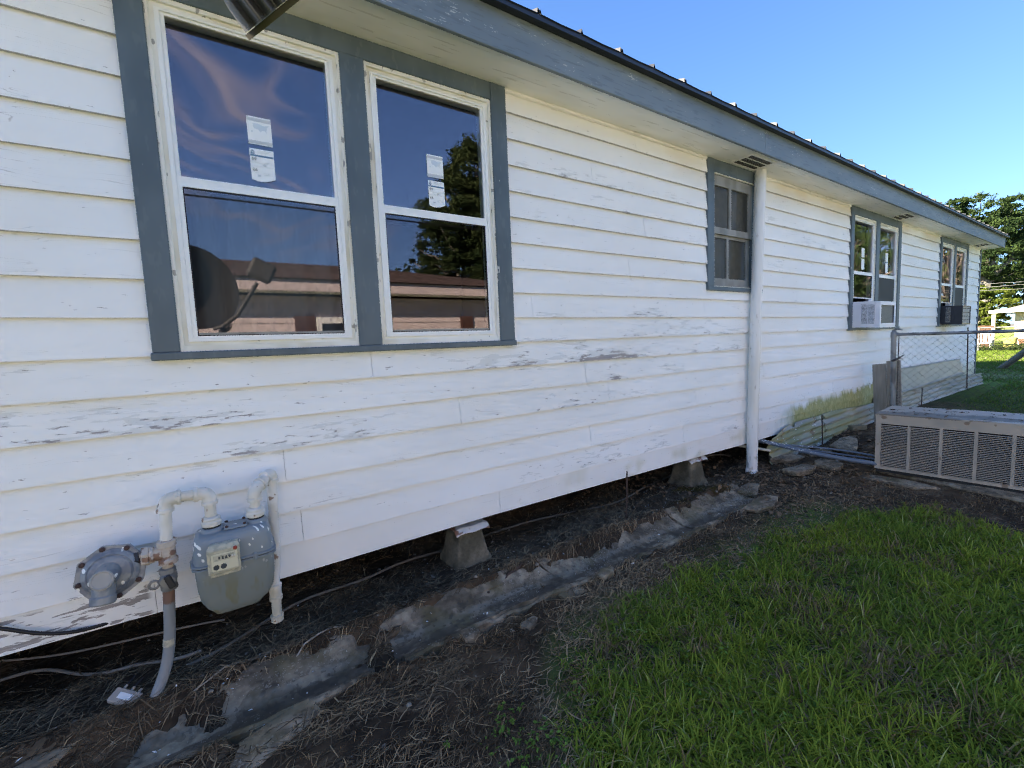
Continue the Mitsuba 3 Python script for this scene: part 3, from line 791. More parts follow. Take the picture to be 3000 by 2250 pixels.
put('screen_rail', ring(b0 + 0.002, b1 - 0.002, c0 + 0.002, c1 - 0.002, b0 + 0.008, b1 - 0.007, c0 + 0.008, c1 - 0.008, -0.030, -0.0125), 'jamb_paint', W)
sx0, sx1 = b0 + 0.0145, b1 - 0.0605
mid, div = 2.50, 4.42
fr = sg.box(sx0, mid - 0.012, sx1, c1 - 0.0125).difference(sg.box(4.140, 2.552, div - 0.017, 2.947)).difference(sg.box(div + 0.017, 2.552, 4.762, 2.947))
put('upper_sash', poly_prism(fr, -0.010, 0.016), 'sash_paint', W)
fr = sg.box(sx0, c0 + 0.0125, sx1, mid + 0.02).difference(sg.box(4.165, 2.062, div - 0.017, 2.46)).difference(sg.box(div + 0.017, 2.062, 4.765, 2.46))
put('lower_sash', poly_prism(fr, 0.018, 0.044), 'sash_paint', W)
for xa, xb, za, zb, yy in [(4.137, div - 0.014, 2.549, 2.950, 0.004), (div + 0.014, 4.765, 2.549, 2.950, 0.004), (4.162, div - 0.014, 2.059, 2.463, 0.030), (div + 0.014, 4.768, 2.059, 2.463, 0.030)]:
    put('pane', sheet([[(xa, yy, za), (xa, yy, zb)], [(xb, yy, za), (xb, yy, zb)]]), 'dusty_glass', W)
put('blind', cat([orient(box(b0 + 0.02, b1 - 0.035, -0.011, 0.011, -0.0006, 0.0006), (0, 0.068, z), (1, 0, 0), (0, 0.75, 1)) for z in np.arange(1.99, 3.05, 0.0215)]), 'blind_slat', W, stuff=True)

# pale curtain inside the first window
xs, zs = np.linspace(-0.13, 0.65, 60), np.linspace(1.45, 2.34, 6)
curt = np.array([[(x, 0.22 + 0.022 * math.sin(x * 41 + 0.5 * math.sin(x * 9)) + 0.008 * (zz - 1.4), zz) for zz in zs] for x in xs])
key = put('curtain', slab(curt, (0, 0.002, 0)), 'curtain_cloth', smooth=40)
tag(key, 'pale folded curtain hanging inside the lower pane of the nearest window', 'curtain')

# ------------------------------------------------------------------ piers under the house


def pier(x, y, wb, wt, db, dt, zt, label, cap=True):
    k = thing('concrete_pier', label, 'pier', None)
    zb = -0.15
    lv = [(zb, x, y, wb / 2 * 1.25, db / 2 * 1.25), (float(gz(x, y)) + 0.02, x, y, wb / 2 * 1.18, db / 2 * 1.18), (float(gz(x, y)) + 0.07, x, y, wb / 2, db / 2), (zt, x, y, wt / 2, dt / 2)]
    m = loft(lv, 32, 9)
    put('shaft', m, 'pier_concrete', k, smooth=30)
    if cap:
        g = np.array([[(x + (u - 0.5) * (wt + 0.09), y - dt / 2 - 0.045 + v * (dt + 0.06), zt + 0.006 - 0.028 * (max(0, 0.13 - v) / 0.13) - 0.012 * abs(u - 0.5) ** 2 * 4 + 0.006 * math.sin(u * 9)) for v in np.linspace(0, 1, 9)] for u in np.linspace(0, 1, 9)])
        put('cap', slab(g, (0, 0, 0.004)), 'cap_metal', k)
    return k


pier(1.335, 0.135, 0.245, 0.165, 0.25, 0.19, 0.258, 'tapered concrete pier with a rusty bent cap, nearest under the house', True)
pier(3.90, 0.135, 0.25, 0.18, 0.25, 0.19, 0.272, 'tapered concrete pier with white bent cap left of the vent pipe', True)
pier(2.66, 2.47, 0.3, 0.24, 0.3, 0.24, 0.188, 'dim concrete pier standing far back in the crawl space', False)
pier(5.4, 2.47, 0.3, 0.24, 0.3, 0.24, 0.188, 'dim concrete pier far back under the house behind the vent pipe', False)

# ------------------------------------------------------------------ vent pipe beside the old window
k = thing('vent_pipe', 'thick white plastic pipe standing upright against the wall beside the old window', 'pipe')
put('pipe', tube([(4.705, -0.092, 0.0), (4.705, -0.092, 0.02), (4.76, -0.090, 1.5), (4.845, -0.088, 3.168)], 0.055, 28), 'pvc_pipe', k, smooth=40)
put('coupling', tube([(4.703, -0.092, -0.05), (4.703, -0.092, 0.022), (4.7045, -0.092, 0.03)], [0.062, 0.062, 0.058], 28), 'pvc_pipe', k, smooth=40)

# ------------------------------------------------------------------ gas meter set
Y0 = -0.185
k = thing('gas_meter', 'blue-grey gas meter with paint-spattered lid and small dial box, hanging by the wall', 'gas meter')
cx = -0.015
body = loft([(0.331, cx - 0.006, Y0, 0.082, 0.070), (0.334, cx - 0.006, Y0, 0.090, 0.076), (0.350, cx - 0.004, Y0, 0.100, 0.086), (0.372, cx, Y0, 0.124, 0.094), (0.41, cx, Y0, 0.143, 0.100), (0.46, cx, Y0, 0.151, 0.103), (0.52, cx, Y0, 0.154, 0.104), (0.558, cx, Y0, 0.155, 0.105)], 56, 6.0)
put('body', body, 'meter_paint', k, smooth=35)
put('flange', loft([(0.5585, cx, Y0, 0.162, 0.112), (0.561, cx, Y0, 0.165, 0.115), (0.567, cx, Y0, 0.165, 0.115), (0.5685, cx, Y0, 0.163, 0.113)], 56, 6.0), 'meter_paint', k, smooth=30)
put('flange_gasket', loft([(0.569, cx, Y0, 0.159, 0.109), (0.572, cx, Y0, 0.159, 0.109)], 56, 6.0), 'black_iron', k)
put('flange', loft([(0.5725, cx, Y0, 0.163, 0.113), (0.574, cx, Y0, 0.165, 0.115), (0.580, cx, Y0, 0.165, 0.115), (0.582, cx, Y0, 0.161, 0.111)], 56, 6.0), 'meter_paint', k, smooth=30)
lid = loft([(0.5825, cx, Y0, 0.157, 0.107), (0.62, cx, Y0, 0.155, 0.106), (0.66, cx, Y0, 0.151, 0.103), (0.682, cx, Y0, 0.146, 0.098), (0.693, cx, Y0, 0.138, 0.090), (0.698, cx, Y0, 0.126, 0.078), (0.6995, cx, Y0, 0.10, 0.06)], 56, 5.5)
put('lid', lid, 'meter_paint', k, smooth=35)
for bx in (-0.092, 0.082):
    put('boss', lathe([(0.046, 0.690), (0.046, 0.703), (0.040, 0.712), (0.034, 0.716)], 24, (bx, Y0, 0)), 'meter_paint', k, smooth=35)
    put('gasket_ring', lathe([(0.034, 0.7165), (0.036, 0.722)], 20, (bx, Y0, 0)), 'black_iron', k, smooth=35)
put('top_plate', box(-0.048, 0.044, Y0 - 0.055, Y0 + 0.045, 0.7005, 0.711, 0.004), 'meter_paint', k)
for bx, by in [(-0.037, -0.044), (0.033, -0.044), (-0.037, 0.034), (0.033, 0.034)]:
    put('bolt', lathe([(0.0065, 0), (0.0065, 0.006), (0.003, 0.008)], 8, (bx, Y0 + by, 0.7115)), 'bolt_rust', k, smooth=30)
for a in (-0.17, -0.09, 0.08, 0.143):
    put('bolt', lathe([(0.009, 0), (0.009, 0.03), (0.005, 0.034)], 10, (cx + a * 0.95, Y0 - 0.108 if abs(a) < 0.12 else Y0 - 0.02, 0.556)), 'meter_paint', k, smooth=30)
# the index box
fx0, fx1, fz0, fz1, fy = -0.116, 0.004, 0.554, 0.676, -0.340
hull = trimesh.convex.convex_hull(np.array([(x, y, z) for x, zs, y in ((fx0, (fz0, fz1 - 0.012), fy), (fx1, (fz0, fz1 - 0.012), fy), (fx0 + 0.012, (fz0 + 0.008, fz1 - 0.004), -0.288), (fx1 - 0.004, (fz0 + 0.008, fz1 - 0.004), -0.288)) for z in zs] + [(fx0 + 0.01, fy + 0.01, fz1), (fx1 - 0.01, fy + 0.01, fz1), (fx0 + 0.01, fy - 0.004, fz0 + 0.01), (fx1 - 0.01, fy - 0.004, fz0 + 0.01), (fx1 - 0.01, fy - 0.004, fz1 - 0.02), (fx0 + 0.01, fy - 0.004, fz1 - 0.02)]))
put('index_box', hull, 'index_plastic', k)
put('index_foot', box(fx0 + 0.006, fx1 - 0.004, fy + 0.006, -0.30, fz0 - 0.016, fz0 - 0.0008, 0.003), 'index_plastic', k)
ix = k + '__index_box'
put('face', box(fx0 + 0.014, fx1 - 0.010, fy - 0.0062, fy - 0.0045, fz0 + 0.014, fz1 - 0.034, 0.0006), 'index_face', ix)
put('window_strip', box(fx0 + 0.022, fx1 - 0.02, fy - 0.0076, fy - 0.0066, fz1 - 0.064, fz1 - 0.040), 'index_plastic', ix)
put('digit', cat([box(fx0 + 0.040 + i * 0.0125, fx0 + 0.047 + i * 0.0125, fy - 0.009, fy - 0.0079, fz1 - 0.058, fz1 - 0.046) for i in range(4)]), 'ink', ix)
put('digit', cat([box(fx0 + 0.089 + i * 0.009, fx0 + 0.094 + i * 0.009, fy - 0.009, fy - 0.0079, fz1 - 0.056, fz1 - 0.049) for i in range(2)]), 'sticker_grey', ix)
for i in range(2):
    c = (fx0 + 0.030 + 0.027 * i, fy - 0.0066, fz0 + 0.031)
    put('dial', lathe([(0.0112, 0), (0.0112, 0.0012), (0.0098, 0.0012), (0.0098, 0.0004)], 20, c, (0, -1, 0)), 'ink', ix)
    put('dial_hand', orient(cat(box(-0.002, 0.008, -0.0014, 0.0014, 0.0012, 0.0018)), c, (0.8, 0, 0.5 - 0.3 * i), (0, -1, 0)), 'ink', ix)
put('red_plug', lathe([(0.008, 0), (0.008, 0.006), (0.005, 0.009)], 14, (fx1 - 0.016, fy - 0.004, fz1 - 0.022), (0, -1, 0)), 'red_plug', ix, smooth=35)
put('name_plate', box(-0.075, 0.01, Y0 - 0.1065, Y0 - 0.10, 0.495, 0.535, 0.001), 'meter_paint', k)
# inlet pipework
RX = -0.252
k = thing('gas_pipe', 'white rusty gas pipe on a bent grey riser, left of the meter', 'pipe')
put('riser', tube([(-0.385, -0.252, -0.06), (-0.372, -0.244, 0.0), (-0.335, -0.215, 0.075), (-0.303, -0.195, 0.16), (-0.286, -0.187, 0.26), (-0.276, Y0, 0.38), (-0.270, Y0, 0.478)], 0.0215, 20, 26), 'riser_grey', k, smooth=40)
put('tape', tube([(-0.2905, -0.1885, 0.232), (-0.287, -0.187, 0.262)], 0.0225, 20), 'index_plastic', k, smooth=40)
put('valve', cat(lathe([(0.023, 0.479), (0.031, 0.482), (0.031, 0.500), (0.025, 0.506), (0.030, 0.520), (0.030, 0.545), (0.025, 0.552), (0.031, 0.556), (0.031, 0.577), (0.024, 0.580)], 8, (-0.266, Y0, 0)),
                 lathe([(0.030, -0.034), (0.033, 0.02), (0.026, 0.036)], 20, (-0.266, Y0, 0.528), (0, -1, 0))), 'galvanised', k, smooth=30)
put('valve_head', cat(orient(box(-0.012, 0.012, -0.03, 0.03, 0, 0.016, 0.004), (-0.258, Y0 - 0.0365, 0.530), (0.95, 0, 0.3), (0, -1, 0))), 'black_iron', k)
put('lock_wing', orient(trimesh.creation.torus(0.017, 0.0055, 20, 8), (-0.315, Y0 - 0.01, 0.520), (1, 0, -0.2), (0.1, -1, 0)), 'galvanised', k, smooth=True)
put('nipple', lathe([(0.021, 0.5805), (0.021, 0.596)], 16, (-0.262, Y0, 0)), 'rusty_fitting', k, smooth=30)
put('tee', cat(lathe([(0.029, 0.5965), (0.035, 0.599), (0.035, 0.618), (0.030, 0.624), (0.030, 0.672), (0.0355, 0.677), (0.0355, 0.700), (0.029, 0.703)], 22, (-0.259, Y0, 0)),
               lathe([(0.029, 0.02), (0.029, 0.045), (0.034, 0.047), (0.034, 0.060)], 20, (-0.259, Y0, 0.648), (-1, 0, 0.02), (0, 0, 1))), 'rusty_fitting', k, smooth=30)
put('union', cat(lathe([(0.033, 0.0605), (0.040, 0.063), (0.040, 0.085), (0.034, 0.088)], 6, (-0.259, Y0, 0.648), (-1, 0, 0.02), (0, 0, 1))), 'rusty_fitting', k)
put('upright', tube([(-0.258, Y0, 0.7035), (-0.249, Y0, 0.845)], 0.0225, 20), 'white_pipe', k, smooth=40)


def elbow(c, d0, d1, r, R=0.034, parent=None):
    """a threaded pipe elbow: from direction d0 (coming in) to d1 (going out) round the corner c, with beads at both mouths"""
    c, d0, d1 = (np.asarray(v, float) for v in (c, d0, d1))
    t = np.linspace(0, 1, 11)
    a, b = c - d0 * R, c + d1 * R
    p = [(1 - s) ** 2 * a + 2 * s * (1 - s) * c + s * s * b for s in t]
    p = [a - d0 * 0.012] + p + [b + d1 * 0.012]
    m = [tube(p, r, 20), tube([a - d0 * 0.022, a - d0 * 0.020, a - d0 * 0.006, a - d0 * 0.004], [r, r * 1.14, r * 1.14, r], 20), tube([b + d1 * 0.004, b + d1 * 0.006, b + d1 * 0.020, b + d1 * 0.022], [r, r * 1.14, r * 1.14, r], 20)]
    return put('elbow', cat(m), 'white_pipe', parent, smooth=40)


ex = np.array([1.0, 0, -0.02])
elbow((-0.247, Y0, 0.880), (0.06, 0, 1), ex, 0.0285, 0.034, k)
put('cross_pipe', tube([(-0.196, Y0, 0.879), (-0.136, Y0, 0.8775)], 0.0225, 20), 'white_pipe', k, smooth=40)
elbow((-0.091, Y0, 0.876), ex, (0, 0, -1.0), 0.0285, 0.034, k)
put('nipple', tube([(-0.0915, Y0, 0.822), (-0.0918, Y0, 0.768)], 0.0225, 20), 'white_pipe', k, smooth=40)
put('union_nut', lathe([(0.034, 0.7225), (0.040, 0.727), (0.041, 0.742), (0.036, 0.750), (0.038, 0.756), (0.034, 0.763), (0.024, 0.767)], 16, (-0.092, Y0, 0)), 'white_pipe', k, smooth=30)
# outlet pipework
k = thing('gas_pipe', 'white gas pipe right of the meter, dropping to a capped end', 'pipe')
put('union_nut', lathe([(0.034, 0.7225), (0.040, 0.727), (0.041, 0.742), (0.036, 0.750), (0.038, 0.756), (0.034, 0.763), (0.024, 0.767)], 16, (0.082, Y0, 0)), 'white_pipe', k, smooth=30)
put('nipple', tube([(0.082, Y0, 0.7675), (0.083, Y0, 0.800)], 0.0215, 20), 'white_pipe', k, smooth=40)
dd = np.array([0.076, 0.088, 0.032])
dd = dd / np.linalg.norm(dd)
A0 = np.array([0.084, Y0, 0.850])
elbow(A0, (0, 0, 1.0), dd, 0.0285, 0.034, k)
B0 = np.array([0.168, -0.076, 0.893])
put('cross_pipe', tube([A0 + dd * 0.05, B0 - dd * 0.04], 0.0235, 20), 'white_pipe', k, smooth=40)
elbow(B0, dd, (0, 0, -1.0), 0.0275, 0.030, k)
put('drop_pipe', tube([(0.168, -0.076, 0.845), (0.158, -0.078, 0.55), (0.1405, -0.082, 0.318)], 0.0225, 20), 'white_pipe', k, smooth=40)
put('coupling', tube([(0.1640, -0.077, 0.735), (0.1641, -0.077, 0.737), (0.1658, -0.0765, 0.790), (0.1659, -0.0765, 0.792)], [0.022, 0.0245, 0.0245, 0.022], 20), 'white_pipe', k, smooth=40)
put('coupling', lathe([(0.023, 0.232), (0.031, 0.236), (0.031, 0.252), (0.0275, 0.256), (0.0275, 0.292), (0.031, 0.296), (0.031, 0.314), (0.024, 0.318)], 20, (0.139, -0.083, 0)), 'white_pipe', k, smooth=30)
put('drop_end', tube([(0.139, -0.083, 0.2315), (0.137, -0.084, 0.152)], 0.0225, 20), 'white_pipe', k, smooth=40)
put('end_cap', lathe([(0.024, 0.118), (0.0285, 0.122), (0.0285, 0.144), (0.031, 0.147), (0.031, 0.154), (0.024, 0.156)], 20, (0.1365, -0.0845, 0)), 'white_pipe', k, smooth=30)
# the regulator
k = thing('gas_regulator', 'dull grey octagonal gas pressure regulator with rusty bolts, left of the white pipe tee', 'regulator')
RC, RN = np.array([-0.443, Y0 - 0.01, 0.622]), np.array([0.02, -0.98, 0.20])
oct_ = sg.Polygon([(0.108 * math.cos(a) * (1.02), 0.108 * math.sin(a) * 0.98) for a in np.radians(np.arange(8) * 45 + 12)]).buffer(0.006)
fl = trimesh.creation.extrude_polygon(oct_, 0.013, engine='earcut')
put('flange', cat(orient(fl, RC - RN * 0.0155, (1, 0, 0.0), RN), orient(fl, RC, (1, 0, 0.0), RN)), 'regulator_metal', k)
put('back_cover', lathe([(0.094, 0.0), (0.090, 0.012), (0.072, 0.030), (0.045, 0.05)], 32, RC - RN * 0.0165, -RN), 'regulator_metal', k, smooth=35)
put('cover', lathe([(0.093, 0.0), (0.092, 0.006), (0.083, 0.015), (0.074, 0.019), (0.071, 0.017), (0.066, 0.023), (0.045, 0.030)], 36, RC + RN * 0.0135, RN), 'regulator_metal', k, smooth=25)
for a in np.radians(np.arange(8) * 45 + 12):
    q = RC + orient(trimesh.Trimesh([[0.100 * math.cos(a), 0.100 * math.sin(a), 0.0137]], [[0, 0, 0]], process=False), (0, 0, 0), (1, 0, 0), RN).vertices[0]
    put('bolt', lathe([(0.010, 0), (0.010, 0.007), (0.006, 0.010)], 8, q, RN), 'bolt_rust', k, smooth=30)
put('tower', lathe([(0.044, 0.0), (0.041, 0.02), (0.039, 0.055), (0.034, 0.064)], 28, RC + RN * 0.030 + np.array([-0.004, 0, 0.004]), np.array([-0.05, -0.95, -0.15])), 'regulator_metal', k, smooth=35)
sp = RC + RN * 0.072 + np.array([-0.012, 0, -0.008])
put('vent_spout', lathe([(0.030, -0.018), (0.036, 0.0), (0.036, 0.062), (0.041, 0.068), (0.041, 0.092), (0.037, 0.097)], 24, sp, np.array([-0.10, -0.22, -1.0])), 'regulator_metal', k, smooth=30)
put('vent_cap', lathe([(0.035, 0.0), (0.0375, 0.004), (0.0375, 0.012), (0.032, 0.016), (0.028, 0.013)], 26, sp + np.array([0, -0.030, 0.004]), np.array([-0.05, -0.93, 0.36])), 'zinc_box', k, smooth=30)
put('outlet_neck', cat(tube([RC + np.array([0.078, 0.016, 0.012]), (-0.347, Y0, 0.6498)], 0.026, 16), tube([(-0.372, Y0, 0.649), (-0.352, Y0, 0.6497)], 0.034, 6)), 'black_iron', k, smooth=30)

# ------------------------------------------------------------------ window air conditioners
o = OFFS[1]
k = thing('window_air_conditioner', 'white window air conditioner with louvred side below the second pair of windows', 'air conditioner')
ax0, ax1, ay, az0, az1 = 7.50, 8.09, -0.325, 1.525, 1.872
dz_ = -0.018


def tilt(m, y_ref=0.0, s=0.055):
    v = np.array(m.vertices)
    v[:, 2] += s * (v[:, 1] - y_ref)
    m.vertices = v
    return m


put('case', tilt(cat(box(ax0 + 0.012, ax1 - 0.012, ay + 0.03, 0.10, az0 + 0.002, az1 - 0.0065), box(ax0, ax1, ay + 0.0, 0.10, az1 - 0.006, az1 + 0.006), box(ax0, ax1, ay, 0.10, az0 - 0.004, az0 + 0.0015),
                     box(ax0, ax0 + 0.0115, -0.115, 0.10, az0 + 0.002, az1 - 0.0065), box(ax0, ax0 + 0.0115, ay, ay + 0.055, az0 + 0.002, az1 - 0.0065), box(ax1 - 0.0115, ax1, ay, 0.10, az0 + 0.002, az1 - 0.0065),
                     box(ax0, ax0 + 0.0115, ay + 0.0555, -0.1155, az1 - 0.035, az1 - 0.0065), box(ax0, ax0 + 0.0115, ay + 0.0555, -0.1155, az0 + 0.002, az0 + 0.05))), 'ac_white', k)
put('louver_backing', tilt(box(ax0 + 0.0085, ax0 + 0.0115, ay + 0.056, -0.116, az0 + 0.051, az1 - 0.036)), 'ac_black', k)
for za in np.linspace(az0 + 0.056, az1 - 0.046, 22):
    put('louver', tilt(box(ax0 + 0.001, ax0 + 0.008, ay + 0.056, -0.116, za, za + 0.0065)), 'ac_white', k)
put('louver_post', tilt(box(ax0 - 0.001, ax0 + 0.0008, -0.196, -0.187, az0 + 0.051, az1 - 0.036)), 'ac_white', k)
put('rear_frame', tilt(poly_prism(sg.box(ax0 + 0.0, az0 + 0.002, ax1, az1 - 0.0065).difference(sg.box(ax0 + 0.04, az0 + 0.055, ax1 - 0.05, az1 - 0.045)), ay - 0.004, ay - 0.0005)), 'ac_white', k)
put('coil', tilt(box(ax0 + 0.03, ax1 - 0.03, ay + 0.012, ay + 0.029, az0 + 0.03, az1 - 0.03)), 'ac_coil', k)
put('side_panel', box(ax1 + 0.001, UNIT['a'][1] + o - 0.054, -0.012, -0.004, 1.578, 1.93), 'ac_white', k)
put('side_panel', box(UNIT['a'][0] + o + 0.054, ax0 - 0.001, -0.012, -0.004, 1.578, 1.93), 'ac_white', k)
o = OFFS[2]
k = thing('window_air_conditioner', 'black window air conditioner with pale grill in the farthest pair of windows', 'air conditioner')
ax0, ax1, ay = 11.62, 12.20, -0.325
put('case', tilt(cat(box(ax0, ax1, ay + 0.012, 0.10, az0 - 0.004, az1))), 'ac_black', k)
for a in (-0.22, -0.19, -0.07):
    put('rib', tilt(box(ax0 - 0.004, ax0 - 0.0005, a, a + 0.012, az0 + 0.01, az1 - 0.01)), 'ac_black', k)
put('louver', tilt(cat([box(ax0 - 0.003, ax0 - 0.0005, -0.168, -0.10, z, z + 0.006) for z in np.linspace(az0 + 0.04, az1 - 0.04, 18)])), 'ac_grill', k, stuff=True)
put('rear_frame', tilt(poly_prism(sg.box(ax0, az0 - 0.004, ax1, az1).difference(sg.box(ax0 + 0.022, az0 + 0.02, ax1 - 0.022, az1 - 0.02)), ay - 0.006, ay + 0.0115)), 'ac_black', k)
put('grill', tilt(cat(box(ax0 + 0.0225, ax1 - 0.0225, ay + 0.004, ay + 0.0115, az0 + 0.0205, az1 - 0.0205))), 'ac_grill', k)
for z in np.linspace(az0 + 0.075, az1 - 0.06, 4):
    put('grill_bar', tilt(box(ax0 + 0.0225, ax1 - 0.0225, ay - 0.001, ay + 0.0036, z, z + 0.010)), 'coil_dark', k)

# ------------------------------------------------------------------ big condenser beside the house
k = thing('condenser_unit', 'beige louvred air conditioning condenser with rust stains standing on the bare ground', 'condenser')
C0 = np.array([5.435, -0.942, 0.085])
cv = np.array([0.075, -0.997, 0.0])
cu = np.array([0.997, 0.075, 0.0])
Lc, Dc, Hc = 1.42, 0.66, 0.56


def cab(m):
    """local: x = along the louvred front, y = depth into the cabinet, z = up"""
    v = np.array(m.vertices)
    m.vertices = C0 + v[:, :1] * cv + v[:, 1:2] * cu + np.stack([0 * v[:, 0], 0 * v[:, 0], v[:, 2]], -1)
    m.invert()
    return m


panels = []
gaps = [(0.042 + 0.223 * i, 0.242 + 0.223 * i) for i in range(6)]
face = sg.box(0, 0, Lc, Hc - 0.022)
for a, b in gaps:
    face = face.difference(sg.box(a, 0.026, b, Hc - 0.100))
put('front_panel', cab(poly_prism(face, 0.0, 0.012)), 'cabinet_paint', k)
put('side_panel', cab(box(0, 0.012, 0.0125, Dc, 0, Hc - 0.0225)), 'cabinet_paint', k)
put('side_panel', cab(box(Lc - 0.012, Lc, 0.0125, Dc, 0, Hc - 0.0225)), 'cabinet_paint', k)
put('rear_panel', cab(box(0.0125, Lc - 0.0125, Dc - 0.012, Dc, 0, Hc - 0.0225)), 'cabinet_paint', k)
dent = np.array([[(uu, vv, Hc - 0.022 + 0.022 + 0.002 * math.sin(uu * 7) * math.sin(vv * 6) - 0.006 * math.exp(-((uu - 0.5) / 0.2) ** 2 - ((vv - 0.3) / 0.16) ** 2)) for vv in np.linspace(-0.006, Dc + 0.006, 16)] for uu in np.linspace(-0.006, Lc + 0.006, 30)])
put('top', cab(slab(dent, (0, 0, -0.021))), 'cabinet_paint', k, smooth=30)
put('coil', cab(box(0.03, Lc - 0.03, 0.04, 0.06, 0.03, Hc - 0.04)), 'coil_dark', k)
put('base', cab(box(0.01, Lc - 0.01, 0.015, Dc - 0.015, -0.03, -0.001)), 'coil_dark', k)
for a, b in gaps:
    zz = np.arange(0.030, Hc - 0.108, 0.0158)
    put('louver_panel', cab(cat([trimesh.convex.convex_hull(np.array([(a + 0.0005, 0.004, z + 0.0056), (b - 0.0005, 0.004, z + 0.0056), (a + 0.0005, -0.005, z), (b - 0.0005, -0.005, z), (a + 0.0005, -0.003, z - 0.001), (b - 0.0005, -0.003, z - 0.001), (a + 0.0005, 0.006, z + 0.0046), (b - 0.0005, 0.006, z + 0.0046)])) for z in zz])), 'cabinet_paint', k, stuff=True)
for uu in (0.26, 0.60, 0.98):
    put('screw', cab(lathe([(0.006, 0), (0.006, 0.003)], 8, (uu, 0, Hc - 0.105), (0, -1, 0))), 'bolt_rust', k)
# leaves and debris lying on the cabinet
# conduits from under the house to the condenser
k = thing('conduit', 'thick blue-grey insulated line, paint-spattered, running from under the house to the condenser', 'conduit')
put('line', tube([(4.98, 0.25, 0.30), (5.06, 0.0, 0.272), (5.20, -0.36, 0.20), (5.36, -0.74, 0.145), (5.455, -0.95, 0.125), (5.48, -0.99, 0.12)], 0.0225, 16, 24), 'conduit_blue', k, smooth=40)
for j in range(2):
    k = thing('conduit', ['upper of two thin grey lines running behind the thick insulated line', 'lower of two thin grey lines running behind the thick insulated line'][j], 'conduit')
    put('line', tube([(5.02, 0.2, 0.27), (5.14, -0.05, 0.235), (5.36, -0.30, 0.21 - 0.03 * j), (5.56, -0.62, 0.185 - 0.045 * j), (5.60, -0.95, 0.165 - 0.03 * j)], 0.010, 12, 24), 'conduit_blue', k, smooth=40)
k = thing('pipe_stub', 'short pale pipe end sticking out under the wall beside the vent pipe', 'pipe')
put('stub', tube([(4.86, 0.25, 0.22), (4.98, 0.0, 0.195), (5.10, -0.09, 0.165)], [0.016, 0.016, 0.015], 12), 'white_pipe', k, smooth=40)

# ------------------------------------------------------------------ tin skirting, panel, boards, brick


def tin(x0, x1, ztop, zbot, y0, lean, label, seed, bend=None):
    k = thing('tin_sheet', label, 'tin sheet', None)
    xs = np.linspace(x0, x1, int((x1 - x0) / 0.05) + 2)
    ss = np.linspace(0, 1, 40)
    P = []
    for x in xs:
        row = []
        w = 0.02 * (meshkit.noise(np.array([[x * 1.3, seed, 0.0]]), 2)[0] - 0.5)
        zt_ = ztop(x) if callable(ztop) else ztop
        zb_ = zbot(x) if callable(zbot) else zbot
        for s in ss:
            z = zb_ + (zt_ - zb_) * s
            y = y0 - lean * (1 - s) - 0.011 * math.cos(2 * math.pi * (z - zb_) / 0.080) + w
            if bend:
                y, z = bend(x, y, z, s)
            row.append((x + 0.006 * (meshkit.noise(np.array([[s * 9, seed + 3.0, x > (x0 + x1) / 2]]), 6)[0] - 0.5) * (1 if abs(x - x0) < 0.03 or abs(x - x1) < 0.03 else 0) * 6, y, z))
        P.append(row)
    put('sheet', slab(P, (0, 0.0025, 0)), 'tin', k, smooth=50)
    return k


tin(5.10, 6.62, lambda x: 0.345 + 0.05 * ssin(5.1, 5.7, x) - 0.02 * math.exp(-((x - 5.72) / 0.05) ** 2) * 3, lambda x: 0.0 + 0.045 * ssin(5.1, 6.5, x), -0.050, 0.06, 'corrugated tin sheet with a torn bent corner and green algae beside the vent pipe', 3,
    lambda x, y, z, s: (y - 0.10 * max(0, s - 0.72) * (1 - float(ssin(5.1, 5.75, x))) * 2.2, z - 0.14 * max(0, s - 0.7) * (1 - float(ssin(5.1, 5.7, x)))))
tin(6.50, 8.42, lambda x: 0.388 + 0.02 * math.sin(x * 2.1), lambda x: 0.045 + 0.035 * ssin(6.5, 8.4, x), -0.068, 0.05, 'corrugated tin sheet with pale end, left of the leaning grey boards', 9)
tin(8.3, 12.40, 0.44, 0.105, -0.05, 0.045, 'long flat-ribbed tin sheet behind the fence below the grey panel', 14)
tin(12.35, 14.80, lambda x: 0.44 - 0.075 * ssin(12.4, 14.8, x), 0.115, -0.07, 0.04, 'yellowed corrugated tin sheet at the far corner of the house', 21)
k = thing('steel_sheet', 'smooth grey sheet metal panel leaning on the wall behind the fence', 'metal sheet')
P = [[(x, -0.055 - 0.05 * (1 - s) + 0.004 * math.sin(x * 3), 0.43 + 0.375 * s - 0.03 * (x - 9.4) / 3.7 * s + (x - 9.4) / 3.7 * 0.06 * (1 - s)) for s in np.linspace(0, 1, 8)] for x in np.linspace(9.2, 13.05, 16)]
put('sheet', slab(P, (0, 0.003, 0)), 'grey_panel', k, smooth=30)
put('lip', cat(tube([(9.2, -0.058, 0.812), (13.05, -0.058, 0.782)], 0.010, 8), tube([(9.2, -0.112, 0.43), (13.05, -0.112, 0.49)], 0.012, 8)), 'grey_panel', k)
for j, (ya, yb, zt_, lab) in enumerate([(-0.105, -0.262, 0.965, 'weathered grey plank next to the wall, half behind the fence post'), (-0.268, -0.425, 1.005, 'weathered grey plank leaning behind the fence post, farther from the wall')]):
    k = thing('wood_plank', lab, 'plank')
    pl = trimesh.convex.convex_hull(np.array([(8.0 + d, y - 0.055 * t, z) for d in (0, 0.022) for y in (ya, yb) for t, z in ((1, -0.02), (0, zt_ + (0.02 if y == yb else 0) + 0.012 * j))]))
    put('plank', pl, 'old_wood', k)
k = thing('brick', 'mossy clay brick lying at the foot of the tin sheet', 'brick')
bm = cat(box(-0.11, 0.11, -0.05, 0.05, 0, 0.062, 0.004))
bm.apply_transform(trimesh.transformations.rotation_matrix(-0.5, (0, 0, 1)))
bm.apply_translation((7.30, -0.17, float(gz(7.30, -0.17)) + 0.006))
